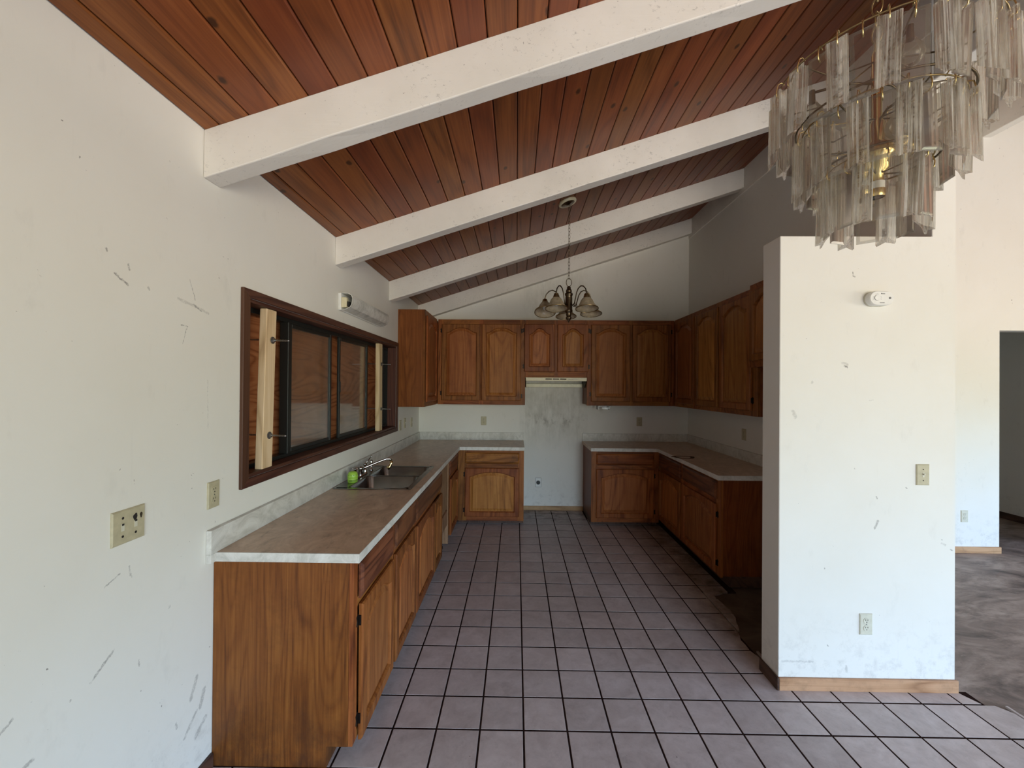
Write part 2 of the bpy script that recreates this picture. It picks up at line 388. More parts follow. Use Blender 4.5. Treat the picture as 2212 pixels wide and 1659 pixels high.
M['cedge'] = laminate('pale_marbled_laminate_edge', (.46, .45, .40, 1), (.62, .60, .55, 1), (.72, .71, .66, 1), False)
M['steel'] = simple('brushed_stainless_steel', (.30, .29, .275, 1), .24, 1., .5, .35, 12)
M['chrome'] = simple('chrome', (.50, .49, .47, 1), .10, 1.)
M['brass'] = simple('aged_brass', (.42, .31, .15, 1), .30, 1., .5, .4, 60)
M['brass_bright'] = simple('polished_brass', (.72, .56, .27, 1), .18, 1.)
M['bronze'] = simple('antique_bronze', (.16, .12, .075, 1), .32, 1., .5, .4, 60)
M['hinge'] = simple('dark_antique_hinge', (.025, .018, .014, 1), .4, .8)
M['galv'] = simple('galvanized_rod', (.40, .41, .42, 1), .38, 1., .5, .3, 90)
M['darkalu'] = simple('dark_bronze_aluminium', (.022, .025, .024, 1), .38, .5)
M['ivory'] = simple('aged_ivory_plastic', (.50, .45, .30, 1), .42, 0, .45, .18, 40)
M['ivory2'] = simple('pale_ivory_plastic', (.62, .60, .48, 1), .42, 0, .45, .12, 40)
M['whitep'] = simple('white_plastic', (.78, .78, .74, 1), .4, 0, .45, .08, 30)
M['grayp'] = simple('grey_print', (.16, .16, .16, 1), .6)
M['black'] = simple('black_plastic', (.008, .008, .008, 1), .5)
M['hole'] = simple('dark_hole', (.015, .012, .010, 1), .8)
M['cream'] = simple('cream_enamel', (.72, .66, .44, 1), .33, 0, .5, .15, 30)
M['grease'] = simple('greasy_filter_metal', (.10, .08, .05, 1), .5, .5, .5, .5, 40)
M['green'] = simple('lime_green_plastic', (.36, .62, .07, 1), .35, 0, .5, .1, 20)
M['candle'] = simple('white_candle_sleeve', (.8, .8, .76, 1), .4)
def lens():
    n = N('dusty_prismatic_lens'); v = n.coord()
    x = n.t.nodes.new('ShaderNodeTexVoronoi'); n.set(x.inputs['Vector'], v); x.inputs['Scale'].default_value = 60
    col = n.mix(n.vr(n.noise(v, 14, 5, .7), .4, .7), (.66, .66, .62, 1), (.42, .42, .38, 1))
    n.bump(x.outputs[0], .6, .003)
    return n.fin(col, .22, 0, .5)
M['lens'] = lens()
def glassy(name, tint, diff, dcol, rough=.03, fac=.5, gk=1., ribs=False):
    """clear panes and acrylic: see-through, with a fresnel gloss and a film of dust"""
    n = N(name); n.t.nodes.remove(n.b)
    tr = n.n('BsdfTransparent'); tr.inputs[0].default_value = tint
    gl = n.n('BsdfGlossy'); gl.inputs['Roughness'].default_value = rough; gl.inputs['Color'].default_value = (1, 1, 1, 1)
    df = n.n('BsdfDiffuse'); tl = n.n('BsdfTranslucent')
    v = n.coord(3.)
    dc = dcol
    df.inputs[0].default_value = dc; tl.inputs[0].default_value = dc
    m0 = n.n('MixShader'); m0.inputs[0].default_value = .5; n.set(m0.inputs[1], df); n.set(m0.inputs[2], tl)
    fr = n.n('Fresnel'); fr.inputs[0].default_value = 1.49
    m1 = n.n('MixShader'); n.set(m1.inputs[0], n.math('MULTIPLY', fr, gk, clamp=True)); n.set(m1.inputs[1], tr); n.set(m1.inputs[2], gl)
    m2 = n.n('MixShader')
    if ribs:
        rb = n.noise(n.sc(v, (1, 1, .03)), 230, 3, .6); ds = n.noise(v, 40, 4, .7)
        f = n.math('ADD', n.vr(rb, .35, .65, diff*.45, diff*1.7), n.vr(ds, .5, .75, 0, diff*.8), clamp=True)
        n.set(m2.inputs[0], f)
        bp = n.n('Bump'); bp.inputs['Strength'].default_value = .5; bp.inputs['Distance'].default_value = .002; n.set(bp.inputs['Height'], rb)
        n.set(gl.inputs['Normal'], bp.outputs[0])
    else:
        ds = n.noise(v, 12, 5, .7); n.set(m2.inputs[0], n.vr(ds, .3, .75, diff*.5, diff*1.6))
    n.set(m2.inputs[1], m1); n.set(m2.inputs[2], m0)
    n.t.links.new(m2.outputs[0], n.o.inputs['Surface'])
    return n.m
M['pane'] = glassy('dusty_window_glass', (.93, .94, .93, 1), .06, (.42, .40, .36, 1), .06, gk=.5)
def acrylic():
    n = N('dusty_clear_acrylic_prism'); n.t.nodes.remove(n.b); v = n.coord(3.)
    rb = n.noise(n.sc(v, (1, 1, .02)), 260, 2, .5); ds = n.noise(n.sc(v, (1, 1, .5)), 45, 5, .75)
    gl = n.n('BsdfGlass'); gl.inputs['Color'].default_value = (.97, .965, .94, 1); gl.inputs['Roughness'].default_value = .03; gl.inputs['IOR'].default_value = 1.42
    bp = n.n('Bump'); bp.inputs['Strength'].default_value = .35; bp.inputs['Distance'].default_value = .001; n.set(bp.inputs['Height'], rb); n.set(gl.inputs['Normal'], bp.outputs[0])
    tr = n.n('BsdfTransparent'); tr.inputs[0].default_value = (.93, .92, .89, 1)
    m1 = n.n('MixShader'); m1.inputs[0].default_value = .55; n.set(m1.inputs[1], gl); n.set(m1.inputs[2], tr)
    df = n.n('BsdfDiffuse'); tl = n.n('BsdfTranslucent'); df.inputs[0].default_value = tl.inputs[0].default_value = (.86, .83, .77, 1)
    m0 = n.n('MixShader'); m0.inputs[0].default_value = .5; n.set(m0.inputs[1], df); n.set(m0.inputs[2], tl)
    m2 = n.n('MixShader'); n.set(m2.inputs[0], n.math('ADD', n.vr(rb, .50, .63, .02, .46), n.vr(ds, .50, .70, 0, .16), clamp=True)); n.set(m2.inputs[1], m1); n.set(m2.inputs[2], m0)
    n.t.links.new(m2.outputs[0], n.o.inputs['Surface']); return n.m
M['prism'] = acrylic()
M['plate'] = glassy('clear_smoked_glass_plate', (.93, .92, .89, 1), .06, (.7, .56, .50, 1), .06)
M['edge'] = glassy('bevelled_glass_border', (.86, .86, .84, 1), .22, (.62, .58, .52, 1), .05)
M['bulb'] = glassy('clear_bulb_glass', (.85, .84, .80, 1), .16, (.6, .57, .5, 1), .03)
M['shade'] = glassy('frosted_amber_shade_glass', (.62, .56, .44, 1), .62, (.74, .66, .50, 1), .2)

# ================================================================== room geometry
SL = .324; CZ0 = 2.678
def cz(x): return CZ0 + SL*(x - XL)
RX = 4.74                                    # ridge
def czr(x): return cz(RX) - SL*(x-RX)
HW = 2.385                                   # far side of the kitchen's right wall
FY = 4.19                                    # living-room far wall
# ---- floor with single tiles
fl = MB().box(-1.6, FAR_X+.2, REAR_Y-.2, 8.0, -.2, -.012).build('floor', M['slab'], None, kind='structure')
def xmax(y):
    if y > 3.30: return 1.765
    if y > 2.405: return 1.50+.10*max(0, (y-2.75)/.55)+.035*math.sin(y*9)
    pts = [(2.41, 1.50), (2.30, 2.385), (2.25, 2.392), (2.231, 2.40), (2.165, 2.428), (2.1596, 2.44), (2.1594, 2.488), (2.12, 2.515), (2.08, 2.545), (2.0, 2.60), (1.9, 2.68), (1.7, 2.85), (1.3, 3.12), (0., 3.2), (-7., 3.2)]
    for (ya, xa), (yb, xb) in zip(pts, pts[1:]):
        if yb <= y <= ya: return xa + (xb-xa)*(ya-y)/max(1e-9, ya-yb)
    return 3.2
YR0 = 9.4087*T; XC0 = .2194*T
g = MB().box(-.82, 1.765, 3.30, 5.40, -.011, -.0007).box(-.82, 1.48, 2.40, 3.30, -.011, -.0007)
g.box(-.82, 2.40, 2.25, 2.40, -.011, -.0007)
g.box(-1.29, 2.44, REAR_Y, 2.25, -.011, -.0007)
g.build('grout', M['grout'], fl)
GAP = .0092
def tile_mesh(poly):
    """chamfered tile from a convex outline, top at z = 0"""
    cx = sum(p[0] for p in poly)/len(poly); cy = sum(p[1] for p in poly)/len(poly)
    inn = []
    for x, y in poly:
        d = math.hypot(x-cx, y-cy); k = max(0, (d-.0012)/d); inn.append((cx+(x-cx)*k, cy+(y-cy)*k))
    m = MB(); m.loft([[(x, y, -.011) for x, y in poly], [(x, y, -.0005) for x, y in poly], [(x, y, 0) for x, y in inn]], False, True)
    return m
h = T/2-GAP/2
full = tile_mesh([(-h,-h),(h,-h),(h,h),(-h,h)]).build('tile', M['tile'], fl)
first_used = False; tiles = 0; rest = MB()
for r in range(-40, 18):
    for c in range(-7, 16):
        y0 = YR0 + r*T; x0 = XC0 + c*T; x1 = x0+T; y1 = y0+T
        if y0 < REAR_Y: continue
        near_left = -1.29 if y1 < 1.75 else -.80
        if x1 < near_left+.01: continue
        if y0 > YB: continue
        if y0 > 4.86 and not (.06 < (x0+x1)/2 < .92): continue
        yt = min(y1, YB-.008)
        if x0 > 1.66 and y1 > 2.3: yt = min(yt, 2.30)
        if yt-y0 < .02: continue
        xm = min(xmax(y0+.002), xmax(yt-.002)); xM = max(xmax(y0+.002), xmax(yt-.002))
        if x0+.02 > xM: continue
        a, b, cc, d = x0+GAP/2, x1-GAP/2, y0+GAP/2, yt-GAP/2
        a = max(a, near_left)
        clipped = x1 > xm or yt < y1-.001 or a > x0+GAP
        behind = y1 < 1.30
        if clipped:
            if x1 > xm:
                ys = [cc+(d-cc)*k/4 for k in range(5)]
                poly = [(a, cc)] + [(max(a+.012, min(b, xmax(y)+.004*math.sin(y*180))), y) for y in ys] + [(a, d)]
            else: poly = [(a, cc), (b, cc), (b, d), (a, d)]
        else: poly = [(a, cc), (b, cc), (b, d), (a, d)]
        if behind:
            m = tile_mesh(poly); rest.add(m.v, m.f); continue
        tiles += 1
        dz = random.uniform(-.0002, .0002)
        if clipped:
            tile_mesh([(x, y) for x, y in poly]).build('tile', M['tile'], fl)
        elif not first_used:
            full.location = (x0+T/2, y0+T/2, dz); first_used = True
        else:
            part_copy(full, fl).location = (x0+T/2, y0+T/2, dz)
rest.build('tile', M['tile'], fl, kind='stuff')
# ---- ceiling with single planks
deck = MB()
deck.hexa([(XL-.2, REAR_Y-.2, cz(XL-.2)+.02), (RX, REAR_Y-.2, cz(RX)+.02), (RX, YB+.2, cz(RX)+.02), (XL-.2, YB+.2, cz(XL-.2)+.02)],
          [(XL-.2, REAR_Y-.2, cz(XL-.2)+.12), (RX, REAR_Y-.2, cz(RX)+.12), (RX, YB+.2, cz(RX)+.12), (XL-.2, YB+.2, cz(XL-.2)+.12)])
deck.hexa([(RX, REAR_Y-.2, cz(RX)+.02), (FAR_X+.2, REAR_Y-.2, czr(FAR_X+.2)+.02), (FAR_X+.2, YB+.2, czr(FAR_X+.2)+.02), (RX, YB+.2, cz(RX)+.02)],
          [(RX, REAR_Y-.2, cz(RX)+.12), (FAR_X+.2, REAR_Y-.2, czr(FAR_X+.2)+.12), (FAR_X+.2, YB+.2, czr(FAR_X+.2)+.12), (RX, YB+.2, cz(RX)+.12)])
ceil = deck.build('ceiling', M['hole'], None, kind='structure')
PW = .1225
def plank_mb(w, s):
    g_, c_ = .0018, .0050
    pr = [(g_, .019), (g_, c_), (g_+c_, 0), (w-g_-c_, 0), (w-g_, c_), (w-g_, .019)]
    m = MB(); m.loft([[(x, y, z+s*x) for x, z in pr] for y in (REAR_Y, YB+.02)], True, True)
    return m
pl0 = plank_mb(PW, SL).build('plank', M['plank'], ceil)
x = -1.233; plank_mb(.062, SL).build('plank', M['plank'], ceil).location = (-1.295, 0, cz(-1.295))
k = 0
while x < RX-.02:
    o = pl0 if k == 0 else part_copy(pl0, ceil)
    o.location = (x, 0, cz(x)); x += PW; k += 1
pr0 = plank_mb(PW, -SL).build('plank', M['plank'], ceil); k = 0; x = RX+.01
while x < FAR_X:
    o = pr0 if k == 0 else part_copy(pr0, ceil)
    o.location = (x, 0, czr(x)); x += PW; k += 1
# ---- walls
OY0, OY1, OZ0, OZ1 = 1.940, 4.372, 1.180, 2.050     # window opening in the left wall
w = MB()
w.box(XL-.16, XL, REAR_Y-.2, OY0, -.05, CZ0+.03); w.box(XL-.16, XL, OY1, YB+.2, -.05, CZ0+.03)
w.box(XL-.16, XL, OY0, OY1, -.05, OZ0); w.box(XL-.16, XL, OY0, OY1, OZ1, CZ0+.03)
w.build('wall_left', M['wall_left'], None, kind='structure')
w = MB(); w.loft([[(XL, y, -.05), (HW, y, -.05), (HW, y, cz(HW)+.02), (XL, y, cz(XL)+.02)] for y in (YB, YB+.2)])
w.build('wall_back', M['wall_back'], None, kind='structure')
MB().box(XR, HW, 2.405, YB, -.05, 3.59).build('wall_right', M['wall'], None, kind='structure')
w = MB(); w.loft([[(1.435, y, -.05), (HW, y, -.05), (HW, y, 3.59), (XR-.004, y, 3.59), (XR-.004, y, 2.467), (1.435, y, 2.467)] for y in (PX, 2.405)])
w.build('wall_partition', M['pillar'], None, kind='structure', bevel=.003)
# living-room far wall with its doorway
DX0, DX1, DZ = 4.875, 5.78, 2.234
w = MB()
def wallseg(m, xa, xb, z0):
    f = lambda x: cz(x) if x <= RX else czr(x)
    m.loft([[(xa, y, z0), (xb, y, z0), (xb, y, f(xb)+.02), (xa, y, f(xa)+.02)] for y in (FY, FY+.12)])
wallseg(w, HW, RX, -.05); wallseg(w, RX, DX0, -.05); wallseg(w, DX0, DX1, DZ); wallseg(w, DX1, FAR_X, -.05)
w.build('wall_far', M['wall'], None, kind='structure')
# the room beyond the doorway
w = MB(); w.box(6.25, 6.37, FY+.12, 7.6, -.05, 2.6); w.box(3.6, 6.25, 7.5, 7.62, -.05, 2.6); w.box(3.6, 3.72, FY+.12, 7.5, -.05, 2.6); w.box(3.6, 6.4, FY+.12, 7.6, 2.45, 2.6)
w.build('wall_beyond', M['wall'], None, kind='structure')
# rear and side walls with the openings the daylight comes through
w = MB(); a, b, c_, d = OPEN_REAR
w.box(XL, a, REAR_Y-.15, REAR_Y, -.05, 4.7); w.box(b, FAR_X, REAR_Y-.15, REAR_Y, -.05, 4.7); w.box(a, b, REAR_Y-.15, REAR_Y, -.05, c_); w.box(a, b, REAR_Y-.15, REAR_Y, d, 4.7)
w.build('wall_rear', M['wall'], None, kind='structure')
w = MB(); a, b, c_, d = OPEN_SIDE
w.box(FAR_X, FAR_X+.15, REAR_Y-.15, a, -.05, 3.8); w.box(FAR_X, FAR_X+.15, b, 8, -.05, 3.8); w.box(FAR_X, FAR_X+.15, a, b, -.05, c_); w.box(FAR_X, FAR_X+.15, a, b, d, 3.8)
w.build('wall_side', M['wall'], None, kind='structure')
# ---- baseboards
MB().box(.10, .885, YB-.014, YB, 0, .055).build('baseboard_back', M['base_light'], None, kind='structure', bevel=.002)
MB().box(1.432, 2.392, PX-.014, PX, -.002, .066).build('baseboard_partition', M['base_light'], None, kind='structure', bevel=.003)
MB().box(1.421, 1.435, PX-.014, 2.405, -.002, .066).build('baseboard_partition_side', M['base_dark'], None, kind='structure', bevel=.003)
MB().box(HW, DX0+.01, FY-.014, FY, -.012, .052).build('baseboard_far', M['base_light'], None, kind='structure', bevel=.002)
MB().box(XL, XL+.014, REAR_Y, 1.74, 0, .06).build('baseboard_left', M['base_dark'], None, kind='structure', bevel=.002)
MB().box(6.236, 6.25, FY+.12, 7.5, -.012, .07).build('baseboard_beyond', M['base_dark'], None, kind='structure', bevel=.002)

# ================================================================== beams
def beam(name, x0, x1, y0, y1, dep, label, cz_=cz):
    org = (x0, (y0+y1)/2, cz_(x0)-dep)
    m = MB(); n = 14; rings = []
    for i in range(n+1):
        x = x0+(x1-x0)*i/n; j = .0022
        r = lambda: random.uniform(-j, j)
        rings.append([(x, y0+r(), cz_(x)-dep+r()), (x, y1+r(), cz_(x)-dep+r()), (x, y1, cz_(x)+.003), (x, y0, cz_(x)+.003)])
    m.loft(rings)
    o = m.build(name, M['beam'], None, org=org, bevel=.005, segs=2); tag(o, label, 'beam', 'white ceiling beams'); return o
BY = [(1.663, 1.758), (2.882, 2.977), (4.101, 4.196), (5.322, YB)]
beam('ceiling_beam', XL, XR, *BY[0], .195, 'white painted sloping ceiling beam nearest the camera, crossing the top of the photo')
beam('ceiling_beam', XL, XR, *BY[1], .195, 'white painted sloping ceiling beam, second from the camera, just in front of the pendant canopy')
beam('ceiling_beam', XL, XR, *BY[2], .195, 'white painted sloping ceiling beam behind the pendant chain, third from the camera')
beam('ceiling_beam', XL, XR, *BY[3], .195, 'white painted sloping ceiling beam lying against the back wall above the oak cabinets')
beam('ceiling_beam', HW, RX-.04, *BY[1], .195, 'white ceiling beam on the living room side at the top right edge of the photo')
beam('ceiling_beam', HW, RX-.04, 4.10, FY, .195, 'white ceiling beam on the living room side lying against the far wall')
beam('ceiling_beam', HW, RX-.04, *BY[0], .195, 'white ceiling beam on the living room side out over the viewer')
beam('ceiling_beam', XL, XR, .444, .539, .195, 'white ceiling beam over the viewer')
m = MB().box(XR-.008, HW, PX, YB, 3.590, cz(XR)+.01).build('wall_plate_beam', M['beam'], None, bevel=.004, org=(XR, PX, 3.59))
tag(m, 'shaded grey-white board running under the ceiling along the top of the right kitchen wall', 'beam')
m = MB().box(XR, HW, REAR_Y, PX, 3.32, cz(XR)+.02).build('header_beam', M['beam'], None, bevel=.004, org=(XR, 0, 3.32))
tag(m, 'deep shaded header beam behind the crystal chandelier, leading from the partition towards the camera', 'beam')
m = MB().box(RX-.045, RX+.045, REAR_Y, FY, 4.19, 4.46).build('ridge_beam', M['beam'], None, bevel=.004, org=(RX, 0, 4.19))
tag(m, 'grey ridge beam ending on the far wall at the right edge of the photo', 'beam')
m = MB().box(RX-.035, RX+.035, REAR_Y, FY, 4.462, cz(RX)).build('ridge_board', M['beam'], None, bevel=.003, org=(RX, 0, 4.46))
tag(m, 'lighter board between the grey ridge beam and the plank ceiling at the right edge', 'board')

# ================================================================== kitchen window
casing = MB()
CX = XL+.016
cas_y0, cas_y1, cas_z0, cas_z1 = 1.898, 4.410, 1.140, 2.090
win = bpy.data.objects.new('window_1', None); C.objects.link(win); win.location = (XL, cas_y0, cas_z0); win['_org'] = [XL, cas_y0, cas_z0]; win['kind'] = 'structure'
def mit(p, name, mat):  # mitred casing board
    m = MB(); m.loft([[(x, y, z) for y, z in p] for x in (XL, CX)]); m.build(name, mat, win, bevel=.002)
mit([(cas_y0, cas_z1), (cas_y1, cas_z1), (OY1, OZ1), (OY0+.008, OZ1)], 'casing_board', M['redwood'])
mit([(cas_y0, cas_z0), (cas_y1, cas_z0), (OY1, OZ0), (OY0+.008, OZ0)], 'casing_board', M['redwood'])
mit([(cas_y0, cas_z0), (cas_y0, cas_z1), (OY0+.008, OZ1), (OY0+.008, OZ0)], 'casing_board', M['redwood_z'])
mit([(cas_y1, cas_z0), (cas_y1, cas_z1), (OY1, OZ1), (OY1, OZ0)], 'casing_board', M['redwood_z'])
XO = XL-.158
MB().box(XO, XL, OY0, OY1, OZ0, OZ0+.018).build('sill', M['redwood'], win, bevel=.002)
MB().box(XO, XL, OY0, OY1, OZ1-.018, OZ1).build('jamb', M['redwood'], win, bevel=.002)
MB().box(XO, XL, OY0, OY0+.018, OZ0+.018, OZ1-.018).build('jamb', M['redwood_z'], win, bevel=.002)
MB().box(XO, XL, OY1-.018, OY1, OZ0+.018, OZ1-.018).build('jamb', M['redwood_z'], win, bevel=.002)
# aluminium slider
fz0, fz1 = OZ0+.018, OZ1-.018
AX0, AX1 = XL-.130, XL-.085
m = MB(); m.box(AX0, AX1, OY0+.018, OY1-.018, fz0, fz0+.022); m.box(AX0, AX1, OY0+.018, OY1-.018, fz1-.026, fz1)
m.box(AX0, AX1, OY0+.018, OY0+.034, fz0, fz1); m.box(AX0, AX1, OY1-.036, OY1-.018, fz0, fz1)
m.build('frame', M['darkalu'], win, bevel=.002)
for ya, yb in ((2.432, 2.450), (2.456, 2.472), (4.200, 4.225)):
    MB().box(AX0+.005, AX1+(.012 if ya < 2.44 else 0), ya, yb, fz0+.02, fz1-.024).build('mullion', M['darkalu'], win, bevel=.002)
def sash(y0, y1, xs, nm='sash'):
    m = MB(); q = .030
    m.box(xs-.008, xs+.008, y0, y0+q, fz0+.022, fz1-.026); m.box(xs-.008, xs+.008, y1-q*.9, y1, fz0+.022, fz1-.026)
    m.box(xs-.008, xs+.008, y0+q, y1-q, fz0+.022, fz0+.046); m.box(xs-.008, xs+.008, y0+q, y1-q, fz1-.050, fz1-.026)
    s = m.build(nm, M['darkalu'], win, bevel=.002)
    MB().box(xs-.002, xs+.002, y0+q-.003, y1-q+.003, fz0+.044, fz1-.048).build('pane', M['pane'], s)
sash(2.474, 3.045, XL-.098); sash(3.170, 3.790, XL-.098)
MB().box(XL-.095, XL-.080, 3.172, 3.186, 1.575, 1.66).build('latch', M['black'], win, bevel=.002)
ply = MB().box(XL-.180, XL-.162, 1.86, 4.46, 1.10, 2.13).build('plywood_sheet', M['ply'], None, org=(XL-.18, 1.86, 1.10))
tag(ply, 'orange-brown plywood sheet boarding up the kitchen window from outside', 'plywood')
def stud(y, tilt, label, zs):
    t = thing('wood_stud', (XL-.02, y, fz0), label, 'stud', 'two studs clamping the plywood')
    m = MB(); m.hexa([(XL-.043, y, fz0), (XL-.004, y, fz0), (XL-.004, y+.087, fz0), (XL-.043, y+.087, fz0)],
                     [(XL-.046, y+tilt, fz1-.002), (XL-.008, y+tilt, fz1-.002), (XL-.008, y+tilt+.087, fz1-.002), (XL-.046, y+tilt+.087, fz1-.002)])
    m.build('board', M['stud'], t, bevel=.003)
    for z in zs:
        yy = y+.05+tilt*(z-fz0)/(fz1-fz0)
        rp = []
        for i in range(37):
            rp.append((XL-.160+.246*i/36, yy, z - .006*i/36))
        m = MB().tube(rp, [.0052 if i % 2 else .0040 for i in range(37)], 8)
        rod = m.build('threaded_rod', M['galv'], t)
        hx = MB().loft([[(x, yy+.011*math.cos(PI/3*k), z-.004+.011*math.sin(PI/3*k)) for k in range(6)] for x in (XL-.001, XL+.009)]); hx.build('nut', M['galv'], rod)
        ws = MB().loft([[(x, yy+.019*math.cos(PI/8*k), z-.004+.019*math.sin(PI/8*k)) for k in range(16)] for x in (XL-.0035, XL-.001)]); ws.build('washer', M['galv'], rod)
stud(2.080, .035, 'leaning raw lumber stud with two threaded rods at the near end of the window', (1.37, 1.872))
stud(3.862, .0, 'upright raw lumber stud with two threaded rods at the far end of the window', (1.41, 1.838))
# fluorescent fixture over the window
t = thing('fluorescent_light', (XL, 2.92, 2.22), 'long white wall light with a clouded textured cover and open end above the window', 'light fixture')
LY0, LY1 = 2.935, 3.80
MB().box(XL, XL+.022, LY0, LY1, 2.175, 2.300).build('back_plate', M['whitep'], t, bevel=.004)
prof = [(XL+.016, 2.303), (XL+.070, 2.300), (XL+.094, 2.288), (XL+.103, 2.265), (XL+.100, 2.225), (XL+.086, 2.198), (XL+.055, 2.182), (XL+.016, 2.178)]
inn = [(XL+.016+(p[0]-XL-.016)*.955, 2.24+(p[1]-2.24)*.93) for p in prof]
m = MB(); m.loft([[(x, y, z) for x, z in prof+inn[::-1]] for y in (LY0+.012, LY1-.004)])
m.build('cover', M['lens'], t)
m = MB(); m.loft([[(x, y, z) for x, z in inn] for y in (LY1-.010, LY1)]); m.build('end_cap', M['whitep'], t)
sk = MB().box(XL+.022, XL+.060, LY0+.006, LY0+.045, 2.195, 2.268).build('socket', M['cream'], t, bevel=.003)
MB().box(XL+.060, XL+.078, LY0+.018, LY0+.046, 2.205, 2.240).build('contact', M['black'], sk)
m = MB(); m.tube([(XL+.055, LY0+.05, 2.235), (XL+.055, LY1-.02, 2.235)], .016, 12); m.build('tube_lamp', M['whitep'], t)

# ================================================================== cabinets
class Face:
    """a cabinet front: u runs along it, n points into the room"""
    def __init__(s, kind, pos): s.k = kind; s.p = pos
    def __call__(s, u, n, z):
        if s.k == 'B': return (u, s.p-n, z)
        if s.k == 'L': return (s.p+n, u, z)
        return (s.p-n, u, z)
    def box(s, m, u0, u1, n0, n1, z0, z1):
        a = s(u0, n0, z0); b = s(u1, n1, z1); return m.box(a[0], b[0], a[1], b[1], a[2], b[2])
def outline(u0, u1, z0, z1, arch, style, ins, n=17):
    """closed outline (bottom row then top row) of an arched opening"""
    a, b = u0+ins, u1-ins; bot = []; top = []
    uc = (u0+u1)/2; hw = (u1-u0)/2
    for i in range(n):
        t_ = -1+2*i/(n-1); u = uc+(b-a)/2*t_
        q = (u-uc)/hw
        if style == 'cathedral':
            e_ = min(1, abs(q)/.94); f = .5+.5*math.cos(PI*e_**(1.5 if u1-u0 > .30 else 1.15))
        elif style == 'segment':
            e_ = min(1, abs(q)/.90); f = 1-e_**2.2
        else: f = 0
        bot.append((u, z0+ins)); top.append((u, z1-arch-ins+arch*f))
    return bot, top
def arched_door(fc, parent, u0, u1, z0, z1, style, arch, hinges=None, mat='oak_z', tilt=0., frame=.052, name='door'):
    t = .019
    su = min(frame, (u1-u0)*.17)
    bot, top = outline(u0+su, u1-su, z0+frame, z1-frame*.85, arch, style, 0)
    n = len(bot); m = MB()
    def T3(u, nn, z): return fc(u, nn + .0035, z)
    def ring(b, tp, nn): return [T3(u, nn, z) for u, z in b] + [T3(u, nn, z) for u, z in tp[::-1]]
    def rect(ins):
        bb = [(u0+ins+(u1-u0-2*ins)*i/(n-1), z0+ins) for i in range(n)]; tt = [(u, z1-ins) for u, _ in bb]; return bb, tt
    R0 = ring(*rect(0), 0); R1 = ring(*rect(0), t-.007); R2 = ring(*rect(.007), t)
    O1 = ring(bot, top, t); b2, t2 = outline(u0+su, u1-su, z0+frame, z1-frame*.85, arch, style, .008)
    O2 = ring(b2, t2, t-.010); b3, t3 = outline(u0+su, u1-su, z0+frame, z1-frame*.85, arch, style, .010); O3 = ring(b3, t3, t-.0165)
    m.loft([R0, R1, R2, O1, O2, O3], True, False)
    d = m.build(name, M[mat], parent)
    # raised panel
    m = MB(); b4, t4 = outline(u0+su, u1-su, z0+frame, z1-frame*.85, arch, style, .017)
    b5, t5 = outline(u0+su, u1-su, z0+frame, z1-frame*.85, arch, style, .046)
    P0 = ring(b3, t3, t-.017); P1 = ring(b4, t4, t-.017); P2 = ring(b5, t5, t-.0035)
    m.loft([P0, P1, P2], False, False)
    q = len(m.v); vs = [T3(u, t-.0035, z) for u, z in b5] + [T3(u, t-.0035, z) for u, z in t5]
    m.add(vs, [(i, i+1, n+i+1, n+i) for i in range(n-1)])
    m.build('panel', M['oak_panel'], d)
    if hinges:
        side, zs = hinges
        for z in zs:
            uu = (u0-.005) if side < 0 else (u1+.005)
            hm = MB(); fc.box(hm, uu-.004*side-.004, uu-.004*side+.004, 0, .014, z-.022, z+.022)
            pts = [(-.002, -.030), (.018, -.020), (.012, 0), (.018, .020), (-.002, .030), (-.006, 0)]
            rr = [[fc(uu+side*a, nn, z+bz) for a, bz in pts] for nn in (0, .003)]
            hm.loft(rr); hm.build('hinge', M['hinge'], d, bevel=.001)
    return d
def slab_front(fc, parent, u0, u1, z0, z1, name='drawer_front', mat='oak_x', tilt=0.):
    t = .019
    def rc(i, n): return [fc(u0+i, n, z0+i), fc(u1-i, n, z0+i), fc(u1-i, n, z1-i), fc(u0+i, n, z1-i)]
    m = MB().loft([rc(0, 0), rc(0, t-.010), rc(.006, t-.006), rc(.016, t)], True, True)
    return m.build(name, M[mat], parent)
def face_frame(fc, parent, u0, u1, z0, z1, stiles, rails, mat='oak_z', hm='oak_x'):
    for a, b in stiles:
        m = MB(); fc.box(m, a, b, -.019, 0, z0, z1); m.build('stile', M[mat], parent, bevel=.001)
    st = sorted(stiles)
    for (a, b), (c2, d2) in zip(st, st[1:]):
        for za, zb in rails:
            m = MB(); fc.box(m, b, c2, -.0192, -.0003, za, zb); m.build('rail', M[hm], parent, bevel=.001)
UB, UT = 1.400, 2.460
FYU = 5.095
fb = Face('B', FYU)
gU = 'oak wall cabinets'
# A : two tall doors left of the hood
t = thing('wall_cabinet', (-.45, FYU, UB), 'oak wall cabinet with two tall arched doors, left of the range hood', 'cabinet', gU)
MB().box(-.985, .105, FYU+.019, YB, UB+.01, UT).build('body', M['oak_side'], t)
face_frame(fb, t, -.985, .105, UB, UT, [(-.985, -.915), (-.47, -.415), (.035, .105)], [(UB, UB+.065), (UT-.065, UT)])
arched_door(fb, t, -.935, -.448, 1.452, 2.402, 'cathedral', .062, (-1, (1.54, 2.32)))
arched_door(fb, t, -.436, .050, 1.452, 2.402, 'cathedral', .062, (1, (1.51, 2.32)))
